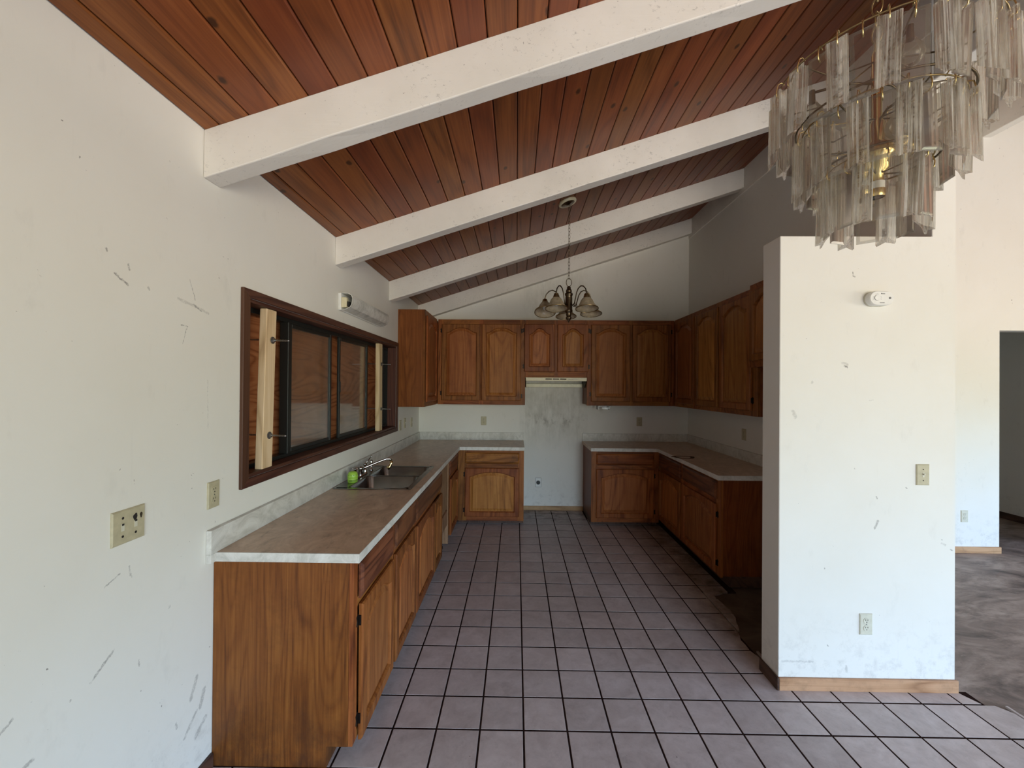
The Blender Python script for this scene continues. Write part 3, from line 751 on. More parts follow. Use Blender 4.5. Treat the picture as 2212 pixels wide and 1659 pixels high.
# B : short doors over the hood
t = thing('wall_cabinet', (.49, FYU, 1.745), 'short oak wall cabinet with two small arched doors directly above the range hood', 'cabinet', gU)
MB().box(.107, .870, FYU+.019, YB, 1.755, UT).build('body', M['oak_side'], t)
face_frame(fb, t, .107, .870, 1.745, UT, [(.107, .135), (.462, .512), (.842, .870)], [(1.745, 1.825), (UT-.065, UT)])
arched_door(fb, t, .092, .470, 1.815, 2.405, 'cathedral', .075, (-1, (1.88, 2.33)), frame=.058)
arched_door(fb, t, .504, .884, 1.815, 2.405, 'cathedral', .075, (1, (1.88, 2.33)), frame=.058)
# C : two tall doors right of the hood
t = thing('wall_cabinet', (1.4, FYU, UB), 'oak wall cabinet with two tall arched doors, right of the range hood', 'cabinet', gU)
MB().box(.872, 1.948, FYU+.019, YB, UB+.01, UT).build('body', M['oak_side'], t)
face_frame(fb, t, .872, 1.948, UB, UT, [(.872, .942), (1.390, 1.440), (1.885, 1.948)], [(UB, UB+.065), (UT-.065, UT)])
arched_door(fb, t, .922, 1.405, 1.452, 2.402, 'cathedral', .062, (-1, (1.54, 2.32)))
arched_door(fb, t, 1.428, 1.905, 1.452, 2.402, 'cathedral', .062, (1, (1.54, 2.32)))
# F : on the left wall beside the window
fL = Face('L', -1.000)
t = thing('wall_cabinet', (XL, 4.43, UB), 'oak wall cabinet on the left wall beside the window, showing its broad side panel', 'cabinet', gU)
MB().box(XL, -1.019, 4.430, YB, UB, UT).build('body', M['oak_side'], t, bevel=.001)
face_frame(fL, t, 4.432, 5.09, UB, UT, [(4.432, 4.482), (5.03, 5.09)], [(UB, UB+.065), (UT-.065, UT)])
arched_door(fL, t, 4.475, 5.035, 1.452, 2.402, 'cathedral', .062)
# D : on the right wall
fR = Face('R', 1.950)
t = thing('wall_cabinet', (XR, 4.2, UB), 'shaded oak wall cabinet with three arched doors on the right wall over the counter', 'cabinet', gU)
MB().box(1.969, XR, 3.330, YB, UB, UT).build('body', M['oak_side'], t, bevel=.001)
face_frame(fR, t, 3.330, 5.09, UB, UT, [(3.330, 3.425), (3.92, 3.985), (4.45, 4.52), (5.01, 5.09)], [(UB, UB+.05), (UT-.06, UT)])
arched_door(fR, t, 4.50, 5.035, 1.445, 2.410, 'cathedral', .062)
arched_door(fR, t, 3.965, 4.468, 1.445, 2.410, 'cathedral', .062)
arched_door(fR, t, 3.408, 3.930, 1.445, 2.410, 'cathedral', .062, (-1, (1.53, 2.34)))
# E : over the refrigerator space
fE = Face('R', 1.890)
t = thing('wall_cabinet', (XR, 2.9, 1.80), 'short dark oak cabinet hung high over the empty fridge space, behind the white partition', 'cabinet', gU)
MB().box(1.909, XR, 2.42, 3.345, 1.80, UT+.005).build('body', M['oak_side'], t, bevel=.001)
face_frame(fE, t, 2.42, 3.345, 1.80, UT+.005, [(2.42, 2.46), (2.87, 2.90), (3.31, 3.345)], [(1.80, 1.86), (UT-.05, UT+.005)])
arched_door(fE, t, 2.45, 2.875, 1.85, 2.41, 'cathedral', .07)
arched_door(fE, t, 2.89, 3.325, 1.85, 2.41, 'cathedral', .07)

# ---- base cabinets
TZ = .880; KZ = .090
gB = 'oak base cabinets'
LX = -.690                     # face of the left run
fl_ = Face('L', LX)
def base_left(y0, y1, label, fronts, end=False):
    t = thing('base_cabinet', (XL, y0, 0), label, 'cabinet', gB)
    if end:
        m = MB(); pr = [(XL+.002, 0), (-.800, 0), (-.800, KZ), (LX-.0195, KZ), (LX-.0195, TZ-.002), (XL+.002, TZ-.002)]
        m.loft([[(x, y, z) for x, z in pr] for y in (y0, y0+.018)]); m.build('side_panel', M['oak_side'], t)
        b0 = y0+.018
    else: b0 = y0
    sinkcab = fronts[0][0] == 'sink'
    zt = .72 if sinkcab else TZ-.002
    m = MB().box(XL+.002, LX-.0195, b0, y1, KZ, zt)
    m.box(XL+.002, -.800, b0, y1, .0, KZ)
    m.build('body', M['oak_side'], t)
    st = [(y0, y0+.045), (y1-.035, y1)]
    if fronts[0][0] in ('two', 'sink'): st.append(((y0+y1)/2-.02, (y0+y1)/2+.02))
    face_frame(fl_, t, y0, y1, KZ, TZ-.002, st, [(KZ, KZ+.035), (.665, .705), (TZ-.035, TZ-.002)], hm='oak_y')
    return t
t = base_left(1.745, 2.288, 'oak base cabinet with a broad side panel, at the near end of the left counter', [('one',)], True)
slab_front(fl_, t, 1.800, 2.262, .695, .852, mat='oak_dark')
arched_door(fl_, t, 1.800, 2.262, .075, .672, 'segment', .055, (-1, (.17, .60)))
t = base_left(2.292, 2.786, 'oak base cabinet with one door, second from the near end of the left counter', [('one',)])
slab_front(fl_, t, 2.312, 2.768, .705, .852, mat='oak_dark')
arched_door(fl_, t, 2.306, 2.768, .075, .680, 'segment', .055)
t = base_left(2.790, 3.750, 'oak sink cabinet with two doors under the steel sink', [('sink',)])
slab_front(fl_, t, 2.800, 3.735, .700, .852, 'false_front', mat='oak_dark')
arched_door(fl_, t, 2.800, 3.385, .075, .668, 'segment', .055)
arched_door(fl_, t, 3.400, 3.735, .075, .655, 'segment', .055)
# opening of the missing dishwasher, half closed by a raw board on black feet
t = thing('dishwasher_board', (LX, 3.76, .2), 'rough unfinished board covering the dishwasher gap between the sink cabinet and the corner', 'board')
m = MB().box(LX-.022, LX-.004, 3.760, 4.150, .225, TZ-.004); m.build('board', M['rawpanel'], t, bevel=.001)
m = MB().box(LX-.004, LX+.012, 3.80, 4.06, .26, .40).build('lower_board', M['rawpanel'], t, bevel=.001)
for yy in (3.80, 3.94, 4.08):
    MB().lathe([(.012, .0), (.016, .01), (.016, .03), (.010, .035), (.010, .225)], LX-.05, yy, 10, cap=True).build('foot', M['black'], t)
t = thing('base_cabinet', (XL, 4.18, 0), 'oak base cabinet in the left back corner, beyond the dishwasher gap', 'cabinet', gB)
MB().box(XL+.002, LX-.0005, 4.176, 4.192, .02, TZ-.002).build('side_panel', M['rawpanel'], t)
MB().box(XL+.002, LX-.0195, 4.192, 4.83, KZ, TZ-.002).build('body', M['oak_side'], t)
MB().box(XL+.002, -.770, 4.192, 4.87, .0, KZ).build('toe_kick', M['base_dark'], t)
face_frame(fl_, t, 4.192, 4.815, KZ, TZ-.002, [(4.192, 4.25), (4.74, 4.81)], [(KZ, KZ+.035), (.665, .705), (TZ-.035, TZ-.002)], hm='oak_y')
slab_front(fl_, t, 4.235, 4.745, .705, .852, mat='oak_dark'); arched_door(fl_, t, 4.235, 4.745, .085, .665, 'segment', .055)
FB = 4.825
fbb = Face('B', FB)
def base_back(x0, x1, label, d0, d1, side):
    t = thing('base_cabinet', ((x0+x1)/2, FB, 0), label, 'cabinet', gB)
    MB().box(x0, x1, FB+.019, YB-.002, KZ-.01, TZ-.002).build('body', M['oak_side'], t)
    MB().box(x0+.002, x1-.002, FB+.065, YB-.002, 0, KZ-.01).build('toe_kick', M['base_dark'], t)
    st = [(x0, d0+.015), (d1-.015, x1)]
    face_frame(fbb, t, x0, x1, .045, TZ-.002, st, [(.045, .10), (.665, .715), (TZ-.035, TZ-.002)])
    slab_front(fbb, t, d0, d1, .722, .850); arched_door(fbb, t, d0, d1, .098, .668, 'segment', .052, (side, (.17, .59)))
    return t
base_back(LX+.002, .092, 'oak base cabinet left of the empty stove gap on the back wall', -.600, .037, -1)
base_back(.885, 1.676, 'oak base cabinet right of the empty stove gap on the back wall', .942, 1.615, 1)
fr_ = Face('R', 1.680)
t = thing('base_cabinet', (XR, 3.4, 0), 'shaded oak base cabinet with two doors and two drawers against the right wall', 'cabinet', gB)
MB().box(1.699, XR-.002, 3.375, 4.84, KZ, TZ-.002).build('body', M['oak_side'], t)
MB().box(1.755, XR-.002, 3.378, 4.88, 0, KZ).build('toe_kick', M['base_dark'], t)
face_frame(fr_, t, 3.375, 4.82, KZ-.01, TZ-.002, [(3.375, 3.455), (4.12, 4.19), (4.76, 4.82)], [(KZ-.01, KZ+.03), (.665, .705), (TZ-.035, TZ-.002)], hm='oak_y')
for a, b in ((3.435, 4.130), (4.178, 4.800)):
    slab_front(fr_, t, a, b, .708, .855, mat='oak_dark')
arched_door(fr_, t, 3.435, 4.130, .098, .668, 'segment', .055, (-1, (.18, .58)))
arched_door(fr_, t, 4.178, 4.800, .098, .668, 'segment', .055)

# ---- countertops
CT = .918; CB = .8805
SX0, SX1, SY0, SY1 = -1.262, -.722, 2.795, 3.612        # sink outer rim
hx0, hx1, hy0, hy1 = SX0+.02, SX1-.02, SY0+.02, SY1-.02
XL_=XL; XL=XL+.001
t = thing('countertop', (XL, 1.73, CB), 'worn brown marbled laminate countertop running from the near left end to the stove gap', 'countertop')
EX, EY = -.660, 4.785
ins = .004
m = MB()
m.box(XL, EX-ins, 1.732+ins, hy0, CB, CT); m.box(XL, hx0, hy0, hy1, CB, CT); m.box(hx1, EX-ins, hy0, hy1, CB, CT); m.box(XL, EX-ins, hy1, YB, CB, CT)
m.box(EX-ins, .096, EY+ins, YB, CB, CT)
m.build('slab', M['ctop'], t)
def edge_strip(t, segs):
    for (x0, x1, y0, y1) in segs: MB().box(x0, x1, y0, y1, CB-.001, CT+.0003).build('edge_strip', M['cedge'], t, bevel=.0008)
edge_strip(t, [(XL, EX, 1.728, 1.736), (EX-ins, EX, 1.736, EY+ins), (EX, .096, EY, EY+ins)])
m = MB().box(XL, XL+.022, 1.700, YB-.022, CT, 1.018); m.build('backsplash', M['cedge'], t, bevel=.0008)
m = MB().box(XL, XL+.022, 1.700, 1.728, CB, CT-.0002).build('backsplash_end', M['cedge'], t, bevel=.0008)
m = MB().box(XL, .096, YB-.022, YB, CT, 1.018); m.build('backsplash', M['cedge'], t, bevel=.0008)
t = thing('countertop', (.875, YB, CB), 'shaded marbled laminate countertop turning the corner right of the stove gap', 'countertop')
RX0, RXE, RY0 = .872, 1.645, 3.352
m = MB().box(RX0, XR, EY+ins, YB, CB, CT).box(RXE+ins, XR, RY0+ins, EY+ins, CB, CT); m.build('slab', M['ctop'], t)
edge_strip(t, [(RX0, RXE+ins, EY, EY+ins), (RXE, RXE+ins, RY0+ins, EY), (RXE, XR, RY0, RY0+ins)])
m = MB().box(RX0, XR-.022, YB-.022, YB, CT, 1.018); m.build('backsplash', M['cedge'], t, bevel=.0008)
m = MB().box(XR-.022, XR, RY0, YB, CT, 1.018); m.build('backsplash', M['cedge'], t, bevel=.0008)
burn = MB()
bn = [(1.72+.11*math.cos(a)*(1+.18*math.sin(3*a)), 4.22+.10*math.sin(a)*(1+.2*math.cos(2*a))) for a in [2*PI*i/18 for i in range(18)]]
bi = [(1.72+(x-1.72)*.62, 4.22+(y-4.22)*.62) for x, y in bn]
burn.loft([[(x, y, CT+.0003) for x, y in bn], [(x, y, CT+.0006) for x, y in bn], [(x, y, CT+.0006) for x, y in bi], [(x, y, CT+.0003) for x, y in bi]], False, False)
burn.build('burn_mark', simple('scorched_laminate', (.10, .055, .025, 1), .7, 0, .3, .5, 30), t)

XL=XL_
# ---- sink
def rrect(x0, x1, y0, y1, r, z, n=5):
    pts = []
    for cx, cy, a0 in ((x1-r, y1-r, 0), (x0+r, y1-r, PI/2), (x0+r, y0+r, PI), (x1-r, y0+r, 1.5*PI)):
        for i in range(n+1):
            a = a0+PI/2*i/n; pts.append((cx+r*math.cos(a), cy+r*math.sin(a), z))
    return pts
t = thing('kitchen_sink', ((SX0+SX1)/2, SY0, CT), 'stainless steel double bowl sink set in the left counter under the window', 'sink')
ym = 3.215
bowls = [(-1.165, -.755, SY0+.035, ym-.012), (-1.165, -.755, ym+.012, SY1-.035)]
m = MB(); z = CT+.004
outer = rrect(SX0, SX1, SY0, SY1, .03, z); outb = rrect(SX0-.002, SX1+.002, SY0-.002, SY1+.002, .03, CT+.0005)
m.loft([outb, outer], False, False, True)
m.box(SX0+.001, bowls[0][0], SY0+.012, SY1-.012, CT-.002, z); m.box(bowls[0][1], SX1-.001, SY0+.012, SY1-.012, CT-.002, z)
m.box(SX0+.02, SX1-.02, SY0+.001, bowls[0][2], CT-.002, z); m.box(SX0+.02, SX1-.02, bowls[1][3], SY1-.001, CT-.002, z)
m.box(bowls[0][0], bowls[0][1], bowls[0][3], bowls[1][2], CT-.002, z)
m.build('rim', M['steel'], t)
for x0, x1, y0, y1 in bowls:
    rings = [rrect(x0-.004, x1+.004, y0-.004, y1+.004, .055, z+.0006), rrect(x0, x1, y0, y1, .052, z-.004), rrect(x0+.008, x1-.008, y0+.008, y1-.008, .05, z-.13), rrect(x0+.020, x1-.020, y0+.020, y1-.020, .045, z-.158), rrect(x0+.05, x1-.05, y0+.05, y1-.05, .03, z-.165)]
    mm = MB().loft(rings, False, True, True); bw = mm.build('bowl', M['steel'], t)
    MB().lathe([(.001, z-.1635), (.034, z-.1635), (.040, z-.1625), (.043, z-.166)], (x0+x1)/2, (y0+y1)/2, 16).build('drain', M['chrome'], bw)
# faucet
t = thing('faucet', (-1.222, 3.20, CT+.004), 'chrome kitchen faucet with low spout and cross handle at the back of the sink', 'faucet')
fz = CT+.0045
m = MB().loft([rrect(-1.248, -1.196, 3.09, 3.31, .024, zz) for zz in (fz, fz+.010)]); m.build('base', M['chrome'], t, bevel=.003)
for yy, nm in ((3.10, 0), (3.30, 1)):
    hb = MB().lathe([(.016, fz+.010), (.015, fz+.03), (.010, fz+.04), (.010, fz+.062), (.016, fz+.066), (.015, fz+.078), (.001, fz+.082)], -1.222, yy, 14).build('handle', M['chrome'], t)
    m = MB()
    if nm == 0:
        for k in range(4):
            a = PI/4+k*PI/2; m.tube([(-1.222, yy, fz+.070), (-1.222+.030*math.cos(a), yy+.030*math.sin(a), fz+.078)], [.006, .0045], 8)
    else:
        m.tube([(-1.222, yy, fz+.070), (-1.19, yy+.05, fz+.125)], [.005, .004], 8)
        m.lathe([(.001, -.009), (.007, -.006), (.009, 0), (.007, .006), (.001, .009)], 0, 0, 10, Matrix.Translation((-1.19, yy+.05, fz+.128)))
    m.build('lever', M['chrome'], hb)
m = MB().lathe([(.018, fz+.010), (.017, fz+.045), (.022, fz+.05), (.020, fz+.066), (.001, fz+.072)], -1.222, 3.205, 16); m.build('spout_base', M['chrome'], t)
sp = [(-1.222, 3.205, fz+.045), (-1.19, 3.222, fz+.062), (-1.10, 3.262, fz+.098), (-1.045, 3.285, fz+.118), (-1.02, 3.296, fz+.117), (-1.008, 3.302, fz+.102)]
s = MB().tube(sp, [.011, .010, .009, .009, .011, .012], 12).build('spout', M['chrome'], t)
m = MB().tube([(-1.008, 3.302, fz+.100), (-1.008, 3.300, fz+.080), (-1.02, 3.292, fz+.055), (-1.035, 3.285, fz+.040)], [.013, .011, .014, .017], 12); m.build('aerator', M['brass_bright'], s, label='brass-coloured swivel aerator')
# side spray
t = thing('sink_sprayer', (-1.215, 3.42, CT+.004), 'small chrome side sprayer standing behind the faucet', 'sprayer')
MB().lathe([(.018, fz), (.016, fz+.012), (.010, fz+.018), (.012, fz+.05), (.016, fz+.075), (.010, fz+.085), (.001, fz+.087)], -1.215, 3.42, 12).build('head', M['chrome'], t)
# lime green canister
gx, gy = -1.195, 2.985
t = thing('air_freshener', (gx, gy, CT+.004), 'small lime green plastic canister on the near back corner of the sink', 'canister')
MB().lathe([(.030, fz), (.035, fz+.004), (.036, fz+.030), (.0345, fz+.036)], gx, gy, 24, cap=True).build('base', M['green'], t)
MB().lathe([(.036, fz+.036), (.037, fz+.044), (.035, fz+.058), (.029, fz+.072), (.018, fz+.079), (.001, fz+.081)], gx, gy, 24).build('cap', M['green'], t)
m = MB()
for k in range(9):
    a = -1.9+k*.22
    for zz in (.010, .018): m.add([(gx+.0363*math.cos(a+d_), gy+.0363*math.sin(a+d_), fz+zz+q_) for d_, q_ in ((0, 0), (.13, 0), (.13, .0045), (0, .0045))], [(0, 1, 2, 3)])
for k in range(12):
    a = 2*PI*k/12
    m.add([(gx+(.0353+.0003)*math.cos(a+d_), gy+(.0353+.0003)*math.sin(a+d_), fz+zz) for d_, zz in ((0, .054), (.16, .054), (.16, .058), (0, .058))], [(0, 1, 2, 3)])
m.build('printing', M['black'], t)

# ---- range hood
t = thing('range_hood', (.49, 5.08, 1.62), 'cream range hood with small vents under the short wall cabinet', 'range hood')
hx_0, hx_1, hy_0 = .112, .866, 5.062
MB().box(hx_0, hx_1, hy_0, hy_0+.014, 1.700, 1.744).build('front_lip', M['cream'], t, bevel=.003)
MB().box(hx_0, hx_1, hy_0+.012, YB-.005, 1.738, 1.7445).build('top', M['cream'], t)
for xa, xb in ((hx_0, hx_0+.006), (hx_1-.006, hx_1)):
    m = MB(); m.loft([[(xx, hy_0+.012, 1.742), (xx, hy_0+.012, 1.702), (xx, 5.16, 1.66), (xx, 5.20, 1.622), (xx, YB-.005, 1.622), (xx, YB-.005, 1.742)] for xx in (xa, xb)]); m.build('side', M['grease'], t)
MB().box(hx_0+.006, hx_1-.006, hy_0+.012, 5.35, 1.722, 1.728).build('filter', M['grease'], t)
MB().box(hx_0+.010, hx_1-.010, 5.345, 5.36, 1.622, 1.668).build('back_strip', M['cream'], t, bevel=.002)
for k in range(3):
    x0 = .355+k*.090; MB().box(x0, x0+.078, hy_0-.0015, hy_0+.001, 1.716, 1.732).build('vent', M['grease'], t)
sw = MB().box(.635, .750, hy_0-.002, hy_0+.001, 1.716, 1.732).build('switch_strip', M['ivory2'], t)
for k in range(2): MB().box(.648+k*.03, .660+k*.03, hy_0-.006, hy_0-.001, 1.720, 1.728).build('button', M['ivory'], sw)
# bracket left under the cabinet right of the hood
t = thing('under_cabinet_bracket', (1.05, 5.2, 1.39), 'small metal bracket left hanging under the wall cabinet right of the hood', 'bracket')
m = MB().box(1.03, 1.20, 5.16, 5.30, 1.388, 1.392).box(1.03, 1.034, 5.16, 5.30, 1.345, 1.39).box(1.165, 1.169, 5.16, 5.30, 1.345, 1.39).box(1.075, 1.165, 5.16, 5.164, 1.362, 1.372); m.build('frame', M['galv'], t)
MB().box(1.085, 1.15, 5.159, 5.1615, 1.345, 1.362).build('tab', M['whitep'], t)

# ================================================================== wall plates
def plate(kind, fc, u, z, w, h_, label, mat='ivory', cat='outlet', name='wall_outlet', grp=None, sc=1.):
    o = fc(u, 0, z); t = thing(name, o, label, cat, grp)
    def rc(i, n): return [fc(u-w/2+i, n, z-h_/2+i), fc(u+w/2-i, n, z-h_/2+i), fc(u+w/2-i, n, z+h_/2-i), fc(u-w/2+i, n, z+h_/2-i)]
    MB().loft([rc(0, 0), rc(0, .003), rc(.004, .0065)], True, True).build('cover_plate', M[mat], t)
    def disc(uu, zz, r, n0, n1, nm, mt, seg=14, flat=0, par=t):
        def ring(rr, nn): return [fc(uu+rr*math.cos(2*PI*k/seg), nn, zz+max(-r+flat, min(r-flat, rr*math.sin(2*PI*k/seg)))) for k in range(seg)]
        return MB().loft([ring(r, n0), ring(r, n1)], True, True).build(nm, M[mt], par)
    if kind == 'duplex':
        for dz in (.020, -.020):
            s = disc(u, z+dz, .0165, .004, .0085, 'socket', mat, 18, .002)
            for du in (-.006, .006):
                m = MB(); fc.box(m, u+du-.0013, u+du+.0013, .0080, .0089, z+dz+.001, z+dz+.009); m.build('slot', M['hole'], s)
            disc(u, z+dz-.0075, .0027, .0080, .0089, 'ground_hole', 'hole', 8, par=s)
        disc(u, z, .0028, .0060, .0080, 'screw', 'galv', 8)
    elif kind == 'switch':
        m = MB(); fc.box(m, u-.005, u+.005, .006, .0075, z-.012, z+.012); m.build('slot', M['ivory2'], t)
        m = MB(); fc.box(m, u-.0035, u+.0035, .0072, .016, z+.000, z+.008); m.build('toggle', M['ivory2'], t, bevel=.001)
        for dz in (-.030, .030): disc(u, z+dz, .0030, .0060, .0075, 'screw', 'hole', 8)
    elif kind == 'double':
        for du in (-.023, .023):
            for dz in (-.030, .030): disc(u+du, z+dz, .0042, .0060, .0070, 'screw_hole', 'hole', 10)
            m = MB(); fc.box(m, u+du-.005, u+du+.005, .006, .0075, z-.012, z+.012); m.build('slot', M['ivory2'], t)
            m = MB(); fc.box(m, u+du-.004, u+du+.004, .0060, .0078, z+.006, z+.012); m.build('stub', M['hole'], t)
        m = MB(); pts = [(u+.020+.007*math.cos(a)*(1+.3*math.sin(3*a)), z+.020+.012*math.sin(a)) for a in [2*PI*i/12 for i in range(12)]]
        m.loft([[fc(a, nn, b) for a, b in pts] for nn in (.006, .0074)]); m.build('char_mark', M['hole'], t)
        m = MB(); pts = [(u+.042+.0045*math.cos(a)*(1+.3*math.sin(3*a)), z+.022+.010*math.sin(a)) for a in [2*PI*i/12 for i in range(12)]]
        m.loft([[fc(a, nn, b) for a, b in pts] for nn in (.006, .0070)]); m.build('char_mark', M['grease'], t)
    elif kind == 'range':
        m = MB(); fc.box(m, u-w/2-.003, u+w/2+.003, 0, .0012, z-h_/2-.003, z+h_/2+.003); m.build('shadow_outline', M['grayp'], t)  # dark backing, slightly larger than the plate, paints a shadow gap around it
        disc(u, z, .026, .005, .014, 'socket', 'black', 20)
        for k in range(3):
            a = PI/2+k*2*PI/3; m = MB(); cu, cz_ = u+.011*math.cos(a), z+.011*math.sin(a)
            fc.box(m, cu-.002, cu+.002, .0135, .0148, cz_-.006, cz_+.006); m.build('slot', M['grease'], t)
    elif kind == 'blank':
        for dz in (-.030, .030): disc(u, z+dz, .0030, .0060, .0078, 'screw', 'hole', 8)
    return t
fwl = Face('L', XL); fwb = Face('B', YB); fwr = Face('R', XR); fwp = Face('B', PX); fwf = Face('B', FY)
plate('double', fwl, 1.3535, 1.161, .118, .112, 'square double cover plate with black burn marks on the left wall', cat='wall plate', name='double_wall_plate')
plate('duplex', fwl, 1.7365, 1.162, .068, .113, 'ivory outlet on the left wall just above the near end of the backsplash')
plate('duplex', fwl, 4.545, 1.187, .075, .115, 'first small ivory plate right of the window, nearest to it, on the left wall', grp='plates in the left back corner')
plate('switch', fwl, 4.730, 1.195, .070, .115, 'middle small ivory plate between window and back corner on the left wall', cat='switch', name='light_switch', grp='plates in the left back corner')
plate('switch', fwl, 5.035, 1.178, .070, .115, 'small ivory plate nearest the back corner on the left wall', cat='switch', name='light_switch', grp='plates in the left back corner')
plate('duplex', fwb, -.433, 1.171, .072, .115, 'ivory outlet on the back wall above the counter left of the stove gap')
plate('duplex', fwb, 1.621, 1.177, .072, .115, 'ivory outlet on the back wall above the counter right of the stove gap')
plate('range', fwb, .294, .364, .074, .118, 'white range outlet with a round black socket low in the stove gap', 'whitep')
plate('duplex', fwr, 4.088, 1.171, .072, .113, 'shaded ivory outlet on the right kitchen wall above the backsplash')
plate('switch', fwp, 2.205, 1.171, .070, .113, 'ivory light switch on the white partition near its right edge', cat='switch', name='light_switch')
plate('duplex', fwp, 1.903, .359, .069, .113, 'pale outlet low on the white partition above its baseboard', 'ivory2')
plate('duplex', fwf, 4.527, .357, .070, .118, 'pale outlet on the far living room wall beside the doorway', 'ivory2')
# carbon monoxide alarm
t = thing('carbon_monoxide_alarm', (1.93, PX, 2.12), 'white oval alarm with a round dial high on the partition', 'alarm')
def stad(cx, cz__, w, h2, y, n=12):
    r = h2/2; pts = []
    for s_, a0 in ((1, -PI/2), (-1, PI/2)):
        for i in range(n+1):
            a = a0+PI*i/n; pts.append((cx+s_*(w/2-r)+r*math.cos(a), y, cz__+r*math.sin(a)))
    return pts
ax, az = 1.950, 2.121
MB().loft([stad(ax, az, .132, .078, PX), stad(ax, az, .132, .078, PX-.010)]).build('mounting_plate', M['ivory2'], t)
b = MB().loft([stad(ax, az, .130, .076, PX-.010), stad(ax, az, .130, .076, PX-.036), stad(ax, az, .124, .070, PX-.042)]).build('housing', M['whitep'], t)
def ydisc(cx, cz__, r, y0, y1, seg=20): return MB().loft([[(cx+r*math.cos(2*PI*k/seg), y, cz__+r*math.sin(2*PI*k/seg)) for k in range(seg)] for y in (y0, y1)])
ydisc(ax-.026, az+.001, .0155, PX-.0415, PX-.0425).build('dial_ring', M['grayp'], t)
ydisc(ax-.026, az+.001, .0145, PX-.042, PX-.045).build('test_button', M['whitep'], t)
ydisc(ax+.041, az, .006, PX-.0415, PX-.0435, 12).build('indicator', M['grayp'], t)
m = MB()
for a in (-20, 0, 20, 70, 90, 110, 160, 180, 200):
    a = math.radians(a); c0, s0 = math.cos(a), math.sin(a)
    m.add([(ax-.026+r*c0-w_*s0, PX-.0424, az+.001+r*s0+w_*c0) for r, w_ in ((.0185, -.0006), (.0235, -.0006), (.0235, .0006), (.0185, .0006))], [(0, 1, 2, 3)])
m.build('dial_ticks', M['grayp'], t)
def letters(par, x0, z0, hgt, pat, y, nm='lettering'):
    m = MB(); x = x0
    for ch in pat:
        if ch == 'O': m.box(x, x+hgt*.7, y-.0006, y, z0, z0+hgt)
        elif ch == 'i': m.box(x, x+hgt*.18, y-.0006, y, z0, z0+hgt*.7)
        else: m.box(x, x+hgt*.45, y-.0006, y, z0, z0+hgt*.62)
        x += hgt*(.85 if ch == 'O' else .34 if ch == 'i' else .6)
    m.build(nm, M['grayp'], par)
letters(t, ax-.006, az+.021, .0055, 'Onininn', PX-.042); letters(t, ax-.012, az-.027, .0052, 'nninnnnin', PX-.042)

# ================================================================== pendant over the kitchen
px_, py_ = .445, 3.545
pzc = cz(px_)
t = thing('pendant_chandelier', (px_, py_, pzc), 'five-arm brass pendant with bell glass shades hanging on a chain in the kitchen', 'pendant light')
tiltm = Matrix.Translation((px_-.02, py_, pzc-.004)) @ Matrix.Rotation(-math.atan(SL), 4, 'Y')
m = MB().lathe([(.040, -.020), (.074, -.022), (.079, -.014), (.079, .004), (.001, .004)], 0, 0, 28, tiltm); cp = m.build('canopy', M['cream'], t)
m = MB().lathe([(.001, -.034), (.014, -.033), (.020, -.027), (.046, -.022), (.060, -.0215), (.060, -.018)], 0, 0, 24, tiltm); m.build('canopy_cap', M['bronze'], cp)
def link(c, L, w_, r, ang, n=14):
    pts = []
    for i in range(n):
        a = 2*PI*i/n; lx = w_*math.cos(a); lz = (L/2)*math.sin(a)
        pts.append((c[0]+lx*math.cos(ang), c[1]+lx*math.sin(ang), c[2]+lz))
    return MB().tube(pts, r, 6, closed=True)
def chain(par, x, y, z0, z1, L=.036, w_=.009, r=.0016, mat='bronze'):
    n = max(2, round((z1-z0)/(L*.80))); st_ = (z1-z0)/n; p0 = None
    for k in range(n):
        c = (x, y, z0+st_*(k+.5))
        if k < 2:
            o = link((x, y, z0+st_*.5), L, w_, r, (k % 2)*PI/2+.5).build('chain_link', M[mat], par)
            if k == 0: p0 = o
            else: p1 = o; o.location.z += st_
        else:
            part_copy(p0 if k % 2 == 0 else p0, par, (0, 0, 0)) if False else None
            src = p0 if k % 2 == 0 else p1
            o = src.copy(); C.objects.link(o); o.parent = par; o.location = (src.location.x, src.location.y, p0.location.z+st_*k)
chain(t, px_, py_, 2.565, pzc-.030)
m = link((px_, py_, 2.535), .070, .024, .003, .2, 20); m.build('loop', M['bronze'], t)
body = [(.001, 2.505), (.012, 2.500), (.018, 2.488), (.016, 2.478), (.024, 2.470), (.026, 2.455), (.022, 2.448), (.034, 2.440), (.035, 2.425), (.028, 2.418), (.030, 2.400), (.031, 2.300), (.034, 2.290), (.030, 2.278), (.020, 2.268), (.024, 2.255), (.018, 2.240), (.026, 2.232), (.022, 2.218), (.008, 2.205), (.004, 2.190), (.001, 2.188)]
MB().lathe([(r, z) for r, z in body], px_, py_, 20).build('column', M['bronze'], t)
RA = .212
